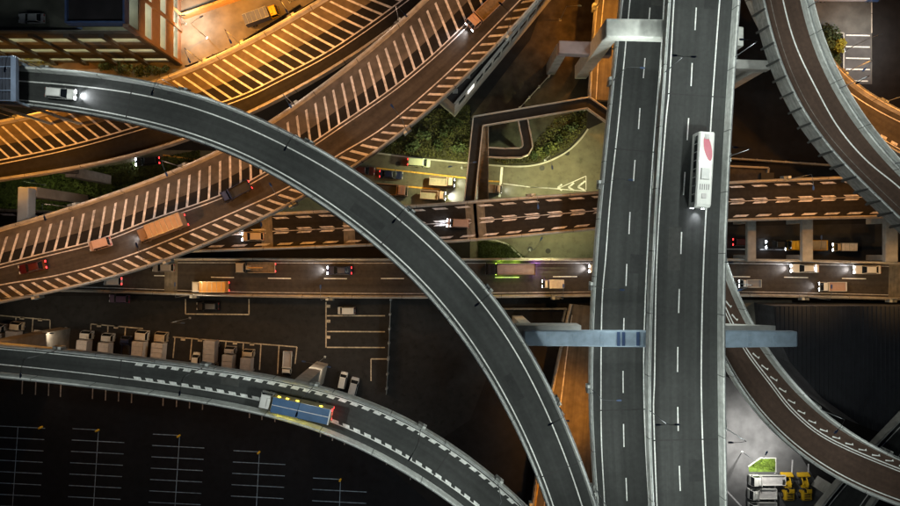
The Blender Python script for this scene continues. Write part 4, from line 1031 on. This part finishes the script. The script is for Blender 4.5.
vehicle(238, 192, 0, 208, "flat", 5.4, P_NAVY, "small navy truck with red tail lights beside the flyover on the pinkish road", "truck", tail=True, group=G2, road=R6, boxm=CHASSIS, W_=1.9, h=2.1)
vehicle(484.5, 13.5, 0, 224, "flat", 7.6, P_PINK, "rosy-cabbed lorry with lit headlights and brown bed at the top of the pinkish road", "truck", head=True, beam=500, group=G2, road=R6, boxm=BEDW)
vehicle(264, 18.5, 0, 20, "box", 7.2, P_YEL, "blue-topped lorry with a yellow cab parked in the orange lit yard", "truck", boxm=mat("truck_box_slate", (.10, .12, .22), .6, noise=.1, scale=1.5), W_=2.3, H=3.0)
vehicle(149, 161.5, 0, 184, "hatch", 5.0, P_BLACK, "black car with lights at both ends under the gap between both orange roads", "car", head=True, tail=True, group=G3, name="car")
vehicle(419, 163, 0, -4, "van", 4.7, P_GREENW, "pale green-white van nearest the grass kerb on the green lit street", "van", tail=True, group=G3)
vehicle(391.5, 175, 0, -4, "sedan", 4.8, P_NAVY, "black car with red tail lights behind the pale van on the green lit street", "car", tail=True, group=G3, name="car")
vehicle(364.5, 171, 0, -4, "hatch", 4.4, P_MAROON, "dark maroon car just emerging from below the flyover beside the black car", "car", tail=True, group=G3, name="car")
vehicle(389, 190, 0, -5, "flat", 8.0, P_PINK, "rosy-cabbed flatbed lorry half hidden by the flyover on the green lit street", "truck", group=G3, boxm=CHASSIS)
vehicle(442, 182, 0, -4, "flat", 5.2, P_PINK, "beige flatbed truck in the middle lane of the green lit street", "truck", head=True, beam=250, group=G3, boxm=BEDP, W_=1.85, h=2.1)
vehicle(433, 195.5, 0, -4, "flat", 5.2, P_PINK, "beige flatbed truck with its lights flooding the street next to the low viaduct", "truck", head=True, beam=1400, group=G3, boxm=BEDP, W_=1.85, h=2.1)
vehicle(491, 189, 0, -5, "flat", 4.4, P_PINK, "little pale truck waiting at the stop line right of the brown stair", "truck", head=True, beam=120, group=G3, boxm=P_BEIGE, W_=1.7, h=1.9)
vehicle(458, 223.5, 0, 178, "van", 4.3, P_PINK, "rosy white van on the low viaduct just left of the pale joint patch", "van", head=True, beam=100, road=R7)
vehicle(254, 236.5, 0, 181, "hatch", 4.3, P_BEIGE, "beige car on the low viaduct beside the pinkish road's lower barrier", "car", head=True, road=R7, name="car")
vehicle(165, 267.5, 0, 180, "hatch", 4.4, P_GREY, "grey car with white-lit rear beside the left pale joint patch on the lowest road", "car", group=G1, road=R8, name="car")
vehicle(114.5, 281, 0, 180, "van", 3.6, P_WHITE, "small white van at the edge of the pinkish road on the lowest road", "van", tail=True, group=G1, road=R8)
vehicle(212.5, 286.3, 0, 180, "box", 7.2, P_WHITE, "orange-yellow lit box lorry in the lower lane of the lowest road", "truck", tail=True, group=G1, road=R8, boxm=P_ORANGE, W_=2.2, H=3.2)
vehicle(257, 267.5, 0, 180, "crane", 7.9, P_BEIGE, "beige-cabbed crane lorry with an orange boom in the upper lane of the lowest road", "truck", tail=True, group=G1, road=R8, boxm=BEDW, W_=2.1)
vehicle(340, 270.3, 0, 180, "sedan", 4.9, P_NAVY, "navy blue car with headlights on, left of the flyover on the lowest road", "car", head=True, tail=True, beam=500, group=G1, road=R8, name="car")
vehicle(510, 269, 0, 180, "flat", 10.0, P_BLACK, "long black-cabbed flatbed lorry with glowing violet tail lights on the lowest road", "truck", group=G1, road=R8, boxm=mat("bed_mauve", (.32, .27, .29), .6, noise=.15), tm=T_PUR, W_=2.4)
undr = [o for o in bpy.data.objects if o.get("label", "").startswith("long black-cabbed flatbed")][0]
for sg in (-1, 1):
    MB().box(-2.5, 3.2, sg * 1.12 - .04, sg * 1.12 + .04, .45, .52).build("underglow_strip", mat("underglow_green", (.4, 1, .1), .4, emit=(.55, 1, .08), estr=8), undr)
    for x in (-1, 2): point_glow(undr, (x, sg * 1.3, .5), (.6, 1, .06), 26)
    point_glow(undr, (-5.15, sg * .9, .8), (.6, .15, 1), 22)
vehicle(552, 283.7, 0, 180, "box", 4.2, P_WHITE, "little white box truck left of the motorway in the lower lane of the lowest road", "truck", head=True, group=G1, road=R8, W_=1.7, h=1.9, H=2.2)
vehicle(600, 268.5, 0, 180, "sedan", 4.7, P_WHITE, "car nosing out from beneath the motorway with two headlights on the lowest road", "car", head=True, beam=500, group=G1, road=R8, name="car")
vehicle(748, 283.3, 0, 180, "flat", 4.2, P_WHITE, "little white pickup nearest the motorway in the lower lane of the lowest road", "pickup", head=True, group=G1, road=R8, boxm=P_GREY, W_=1.6, h=1.85)
vehicle(803, 268.3, 0, 180, "sedan", 5.6, P_WHITE, "long white saloon with bright headlights in the upper lane right of the motorway", "car", head=True, beam=420, group=G1, road=R8, name="car")
vehicle(865, 269.6, 0, 180, "sedan", 5.4, P_WHITE, "orange-tinted white saloon nearest the right edge on the lowest road", "car", head=True, beam=420, group=G1, road=R8, name="car")
vehicle(830, 286.3, 0, 180, "flat", 5.2, P_WHITE, "white pickup with bright headlights in the lower lane between the two saloons", "pickup", head=True, beam=250, group=G1, road=R8, boxm=P_PINK, W_=1.85, h=1.8)
vehicle(742, 242, 0, 0, "hatch", 4.4, P_RED, "dark red car with glowing tail lights beside the leftmost pier beam", "car", tail=True, group=G5, name="car")
vehicle(775.5, 244.5, 0, 180, "hatch", 4.6, P_BLACK, "black car with pale headlights between the two pier beams on the back street", "car", head=True, group=G5, name="car")
vehicle(804, 245.5, 0, 180, "flat", 8.4, P_YEL, "yellow-cabbed flatbed lorry passing under the middle pier beam", "truck", head=True, group=G5, boxm=BOXG, W_=2.1)
vehicle(841.5, 247.2, 0, 180, "box", 4.4, P_BEIGE, "little pale box truck on the back street near the right edge", "truck", head=True, group=G5, boxm=BOXW, W_=1.7, h=1.9, H=2.0)
vehicle(347, 310.3, 0, 180, "van", 3.6, P_WHITE, "lone white van in the marked bays left of the flyover", "van", W_=1.6)
vehicle(121, 298.5, 0, 178, "hatch", 4.2, P_PURPLE, "dark plum car parked tight against the lowest road's edge in the truck park", "car", group=G4)
vehicle(209, 306, 0, 180, "hatch", 4.6, P_BLACK, "black car in the outlined bay below the orange-yellow box lorry", "car", group=G4)
# truck park row
for px, py, deg, kind, L, c, lb, cat, kw in [
    (3, 338, 84, "box", 6.2, P_GREY, "grey lorry cut by the left edge in the truck park", "truck", dict(boxm=BOXG)),
    (20, 336.5, 84, "box", 6.4, P_BEIGE, "beige-cabbed lorry left of the wide pier in the truck park", "truck", dict(boxm=BOXG)),
    (39, 339, 84, "hatch", 3.8, P_WHITE, "white car half hidden behind the wide pier in the truck park", "car", {}),
    (89.5, 345, 85, "box", 6.2, P_WHITE, "white-cabbed lorry right of the wide pier, first of the row in the truck park", "truck", dict(boxm=BOXW)),
    (110.5, 347.5, 85, "box", 6.2, P_WHITE, "plain white-cabbed lorry just left of the dark small truck", "truck", dict(boxm=BOXW)),
    (129, 348, 85, "flat", 5.2, P_NAVY, "dark small truck between the pale lorries in the truck park", "truck", dict(boxm=CHASSIS, W_=1.9)),
    (144, 348, 85, "box", 7.6, P_WHITE, "long pale box lorry right of the dark small truck", "truck", dict(boxm=BOXW, W_=2.4)),
    (163, 349.5, 85, "box", 7.6, P_BEIGE, "long white box lorry at the right end of the tight row of four", "truck", dict(boxm=BOXW, W_=2.4)),
    (197.5, 360, 86, "van", 3.4, P_WHITE, "small white van peeping over the ramp barrier between empty bays", "van", dict(W_=1.5)),
    (214, 354, 267, "box", 6.2, P_GREY, "grey box lorry parked nose-in towards the ramp", "truck", dict(boxm=BOXG, W_=2.4, H=3.3)),
    (232, 358.5, 86, "box", 5.4, P_GREY, "left one of two grey-cabbed lorries beside the nose-in lorry", "truck", dict(boxm=BOXG)),
    (250, 361.5, 86, "box", 5.4, P_BEIGE, "right one of two pale-cabbed lorries before the empty bays", "truck", dict(boxm=BOXG)),
    (288.5, 362, 267, "flat", 4.8, P_WHITE, "small white truck parked nose-in in the last bay of the row", "truck", dict(boxm=BOXG, W_=1.8, h=1.9)),
    (343.5, 379.5, 78, "van", 3.4, P_WHITE, "narrow white van right of the lit pier beside the ramp", "van", dict(W_=1.5)),
    (354, 386, 76, "van", 3.9, P_SILVER, "silver van beyond the narrow white van beside the ramp", "van", dict(W_=1.7))]:
    vehicle(px, py, 0, deg, kind, L, c, lb, cat, group=G4, **kw)
# lit car park at the lower right
for px, py, L, c, lb in [(765, 478.5, 7.4, P_WHITE, "topmost white lorry below the bright green planting bed"), (760, 492, 5.8, P_WHITE, "middle white lorry of the three in the lit car park"), (760, 505.5, 5.8, P_WHITE, "white lorry cut by the bottom edge in the lit car park")]:
    vehicle(px, py, 0, 180, "flat", L, c, lb, "truck", group=G6, boxm=BOXW, W_=2.1)
# lorry at the top right
vehicle(840, -3, 0, 0, "box", 15.0, P_BLUE, "long silver trailer lorry with a blue cab in the upper right yard", "truck", boxm=mat("trailer_silver", (.42, .42, .50), .5, noise=.1, scale=.8), W_=2.5, H=3.8, cabl=2.6)
# blue-topped lorry on the lower-left ramp
q = vehicle(298, 404.5, 0, 167.5, "box", 12.4, P_WHITE, "long blue-topped lorry with a white cab on the lower left grey ramp", "truck", head=False, tail=True, road=R4, boxm=mat("lorry_side_grey", (.34, .30, .18), .6, noise=.15, scale=1), W_=2.6, H=3.6, h=3.0, cabl=2.3)
MB().box(-6.1, 3.6, -1.26, 1.26, 3.61, 3.72).build("tarp_cover", TARP, q)
MB().box(-6.1, 3.6, -.05, .05, 3.72, 3.76).build("cover_ridge", BOXW, q)
MB().box(-6.2, -6.0, -1.3, 1.3, 1.0, 3.74).build("rear_frame", BOXW, q)
for x in (-4.3, -.3, 1.4, 2.8): MB().box(x - .22, x + .22, -1.40, -1.29, 2.9, 3.1).build("side_marker_lamp", M_YEL, q)
MB().box(-6.35, -6.2, -1.3, -.95, 3.0, 3.3).build("tail_light", T_ON, q)
MB().box(-6.0, 3.4, 1.32, 1.36, 1.2, 1.5).build("side_glow_strip", mat("side_glow_strip_yellow", (.8, .7, .05), .5, emit=(1, .9, .1), estr=.8), q)  # strip made to glow, standing in for the lorry's yellow side lights
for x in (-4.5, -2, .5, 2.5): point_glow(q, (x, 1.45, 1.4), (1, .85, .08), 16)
for x in (-4.3, -.3, 1.4, 2.8): point_glow(q, (x, -1.55, 3.0), (1, .8, .1), 8)
point_glow(q, (-6.6, 0, 1.2), (1, .05, .03), 22)
# coach on the higher carriageway
t, u = R3.atpx(697.5, 172); bp = R3.P(t, u); bp.z += .03
coach = empty("coach", bp, math.radians(-93.2), label="white coach with a pale red oval on its roof on the higher carriageway", cat="coach")
CW = paint("coach_white", (.80, .81, .78), .3)
L, hw, H = 12.0, 1.27, 3.45
MB().loft([[(x, -hw * k, .35), (x, hw * k, .35), (x, hw * k, H - .25 - d), (x, (hw - .22) * k, H - d), (x, -(hw - .22) * k, H - d), (x, -hw * k, H - .25 - d)] for x, k, d in ((-L / 2, .93, .12), (-L / 2 + .2, 1, 0), (L / 2 - .5, 1, 0), (L / 2 - .1, .97, .3), (L / 2, .9, .9))]).build("body", CW, coach, fix=True)
for sg in (-1, 1):
    for i in range(8):
        x = -L / 2 + .55 + i * 1.34
        MB().box(x, x + 1.22, sg * hw - .02, sg * hw + .02, 1.5, 2.85).build("side_window", GLASS, coach)
MB().add([(L / 2 + .01, -1.05, 1.1), (L / 2 + .01, 1.05, 1.1), (L / 2 - .06, 1.1, 3.0), (L / 2 - .06, -1.1, 3.0), (L / 2 - .1, -1.05, 1.1), (L / 2 - .1, 1.05, 1.1), (L / 2 - .17, 1.1, 3.0), (L / 2 - .17, -1.1, 3.0)], [(0, 1, 2, 3), (7, 6, 5, 4), (0, 4, 5, 1), (1, 5, 6, 2), (2, 6, 7, 3), (3, 7, 4, 0)]).build("windscreen", GLASS, coach, fix=True)
oval = [(-3.35 + 1.95 * math.cos(a), .22 + .62 * math.sin(a) + .42 * math.cos(a)) for a in np.linspace(0, 2 * PI, 28, endpoint=False)]
MB().sheet(oval, H + .012).build("roof_emblem", mat("emblem_red", (.58, .17, .22), .5, noise=.1), coach)
for x in (-5.2, 4.2): MB().box(x - .4, x + .4, -.4, .4, H, H + .07, taper=.06).build("roof_hatch", BOXW, coach)
for i in range(5): MB().box(2.3 + .0, 3.2, -.75 + i * .34, -.6 + i * .34, H, H + .03).build("vent_slot", P_GREY, coach)
wheels(coach, (-L * .34, -L * .24, L * .31), 2.5, .5, .3); lights(coach, L, 2.3, .8, 1.1, True, True); beam_light(coach, L / 2, .8, 300)
for sg in (-1, 1): MB().cyl((L / 2 - .1, sg * 1.25, 2.7), (L / 2 + .35, sg * 1.5, 2.3), .06).build("mirror_arm", DARKP, coach)
MB().box(-.2, 1.6, -.72, .72, H, H + .22, taper=.1).build("air_conditioner", mat("coach_unit", (.62, .63, .62), .5, noise=.1), coach)
# yellow loaders
for n, (px, py) in enumerate(((785.5, 486), (802.5, 486))):
    r = empty("wheel_loader", W(px, py, .03), math.radians(90 if n == 0 else 92), label=("yellow wheel loader right beside the white lorries" if n == 0 else "yellow wheel loader on the side towards the lower right ramp"), cat="wheel loader", group="yellow loaders in the lit car park")
    MB().loft([ring(-2.6, .85, .6, 1.5, .1), ring(-2.3, 1.0, .5, 1.9, .15), ring(-.6, 1.0, .5, 1.95, .15)]).build("engine_hood", P_YEL, r, fix=True)
    MB().box(.0, 1.3, -.7, .7, .5, 1.2).build("front_frame", P_YEL, r)
    MB().box(-.6, .0, -.35, .35, .45, 1.0).build("articulation_joint", DARKP, r)
    MB().box(-.75, .35, -.62, .62, 1.9, 2.0).build("cab_floor", DARKP, r)
    cabin(r, -.7, .35, -.62, .22, .62, .54, 1.95, 2.9, P_YEL)
    for sg in (-1, 1):
        MB().cyl((.7, sg * .5, 1.5), (2.2, sg * .5, .7), .14, n=6).build("lift_arm", P_YEL, r)
        MB().box(-2.5, -2.3, sg * .7 - .15, sg * .7 + .15, 1.2, 1.4).build("tail_light", T_OFF, r)
    MB().add([(2.1, -1.2, .2), (2.1, 1.2, .2), (2.2, 1.2, 1.1), (2.2, -1.2, 1.1), (2.9, -1.2, .1), (2.9, 1.2, .1), (2.35, 1.2, 1.15), (2.35, -1.2, 1.15)], [(0, 1, 5, 4), (0, 3, 2, 1), (3, 7, 6, 2), (0, 4, 7, 3), (1, 2, 6, 5), (4, 5, 6, 7)]).build("bucket", P_YEL, r, fix=True)
    wheels(r, (-1.6, 1.1), 2.3, .68, .5)
    for k in range(3): MB().box(-2.2 + k * .45, -1.98 + k * .45, -.6, .6, 1.95, 1.98).build("hood_vent", DARKP, r)

# ================================================================== shrubs
LEAF = [mat("leaf_dark", (.035, .055, .018), .7, noise=.3, scale=2), mat("leaf_olive", (.07, .085, .02), .7, noise=.3, scale=2), mat("leaf_yellow", (.26, .22, .02), .7, noise=.3, scale=2)]
def shrub(px, py, r, h, m, label, group, n=170, z=.04):
    root = empty("shrub", W(px, py, z), random.uniform(0, 6), label=label, cat="shrub", group=group)
    mb = MB()
    lobes = [(random.uniform(-.5, .5) * r, random.uniform(-.5, .5) * r, h * random.uniform(.45, .7), r * random.uniform(.45, .7)) for _ in range(5)]
    for _ in range(n):
        lx, ly, lz, lr = random.choice(lobes)
        v = Vector((random.gauss(0, 1), random.gauss(0, 1), random.gauss(0, 1))).normalized() * lr * random.uniform(.55, 1.05)
        p = Vector((lx, ly, lz)) + v
        if p.z < .1: p.z = random.uniform(.1, .5)
        a = Vector((random.gauss(0, 1), random.gauss(0, 1), random.gauss(0, .6))).normalized(); b = a.orthogonal().normalized(); s = random.uniform(.16, .34)
        mb.add([p - a * s, p + b * s * .55, p + a * s, p - b * s * .55], [(0, 1, 2, 3)])
    mb.build("foliage", m, root)
    st_ = MB()
    for lx, ly, lz, lr in lobes: st_.cyl((0, 0, 0), (lx * .8, ly * .8, lz), .05, .02, 5)
    st_.build("stem", mat("bark", (.08, .055, .035), .9, noise=.2), root)
SG = "round shrubs along the garage foot"
for i, (x, y, r) in enumerate([(104, 67, 1.2), (112, 67.5, 1.3), (121, 69, 1.5), (131, 70, 1.6), (141, 71, 1.5), (150, 71.5, 1.7), (159, 72.5, 1.4), (167, 70, 1.1)]):
    shrub(x, y, r, 1.6, LEAF[1 if i % 3 == 0 else 0], f"{ORD[i]} round shrub from the left along the garage foot", SG)
for i, (x, y) in enumerate([(30, 58.5), (44, 60)]): shrub(x, y, 1.3, 1.3, LEAF[2], ("yellowish shrub nearest the shelter below the garage", "yellowish shrub nearest the rosy pavement below the garage")[i], "yellowish shrubs below the garage")
i = 0
for x, y, r, mi in [(815, 37, 1.9, 0), (823, 34, 1.7, 0), (831, 35, 1.8, 0), (818, 46, 1.6, 0), (827, 46, 1.5, 1), (838, 43, 1.2, 2), (836, 50, 1.1, 2), (824, 56, 1.4, 1), (833, 63, 1.3, 1)]:
    w = ["corner shrub by the upper right ramp", "middle shrub along the hedge's top", "shrub at the hedge's top right corner", "shrub below the hedge's corner by the ramp", "olive shrub in the hedge's middle", "yellow flowering shrub beside the topmost marked bay", "yellow flowering shrub beside the white lamp", "olive shrub lower in the planted bed", "olive shrub at the bed's lower end"][i]
    shrub(x, y, r, 1.7, LEAF[mi], w, "shrubs in the upper right planted bed"); i += 1
k = 0
for f in np.linspace(0, 1, 9):
    x, y = 538 + 48 * f, 158 - 44 * f ** 1.6
    shrub(x - 4, y - 3.5, 1.3, 1.2, LEAF[1 if k % 2 else 0], f"{ORD[k]} low shrub from below along the kerb curve's planted verge", "low shrubs along the kerb curve", n=110); k += 1
k = 0
for x, y in [(385, 143), (398, 139), (412, 146), (424, 136), (437, 145), (446, 132), (458, 148), (455, 123)]:
    shrub(x, y, 1.7, 1.6, LEAF[0], f"{ORD[k]} dark shrub from the left on the dim verge above the green lit street", "dark shrubs on the dim verge", n=140); k += 1

def grass(name, px, n, m, seed):
    """short blades and tufts scattered over a lawn"""
    rnd = random.Random(seed); P = [W(x, y, .05) for x, y in pp(px)]
    x0, x1 = min(p.x for p in P), max(p.x for p in P); y0, y1 = min(p.y for p in P), max(p.y for p in P)
    mb = MB(); k = 0
    while k < n:
        x, y = rnd.uniform(x0, x1), rnd.uniform(y0, y1); ins = False; j = len(P) - 1
        for i in range(len(P)):
            if (P[i].y > y) != (P[j].y > y) and x < (P[j].x - P[i].x) * (y - P[i].y) / (P[j].y - P[i].y) + P[i].x: ins = not ins
            j = i
        k += 1
        if not ins: continue
        for _ in range(3):
            a = rnd.uniform(0, 6.28); s_ = rnd.uniform(.08, .2); h = rnd.uniform(.12, .4); dx, dy = math.cos(a) * s_, math.sin(a) * s_
            lx, ly = rnd.uniform(-.25, .25), rnd.uniform(-.25, .25)
            mb.add([(x - dx, y - dy, .05), (x + dx, y + dy, .05), (x + lx, y + ly, .05 + h)], [(0, 1, 2)])
    mb.build(name, m, kind="stuff")
BL = [mat("grass_blade_dark", (.05, .07, .02), .8, noise=.4, scale=1.2), mat("grass_blade_olive", (.085, .09, .028), .8, noise=.4, scale=1.2)]
grass("grass", "-60,172 75,172 200,150 200,172 60,215 -60,215", 9000, BL[0], 1)
grass("grass", "366,120 470,104 470,162 450,160 378,151.5", 5000, BL[1], 2)
grass("grass", "486,150 528,150 556,118 586,108 586,127 567,148 538,162 503,163.5 486,157", 4000, BL[1], 3)
grass("grass", "478,240 508,244 526,258 478,258", 1500, BL[0], 4)
grass("grass", "813,34 839,34 839,71 831,74 813,50", 2500, BL[0], 5)
grass("grass", "749.5,466.3 760.5,459.3 774.5,459.3 774.5,471", 1200, mat("grass_blade_bright", (.15, .23, .03), .8, noise=.4, scale=1.2), 6)
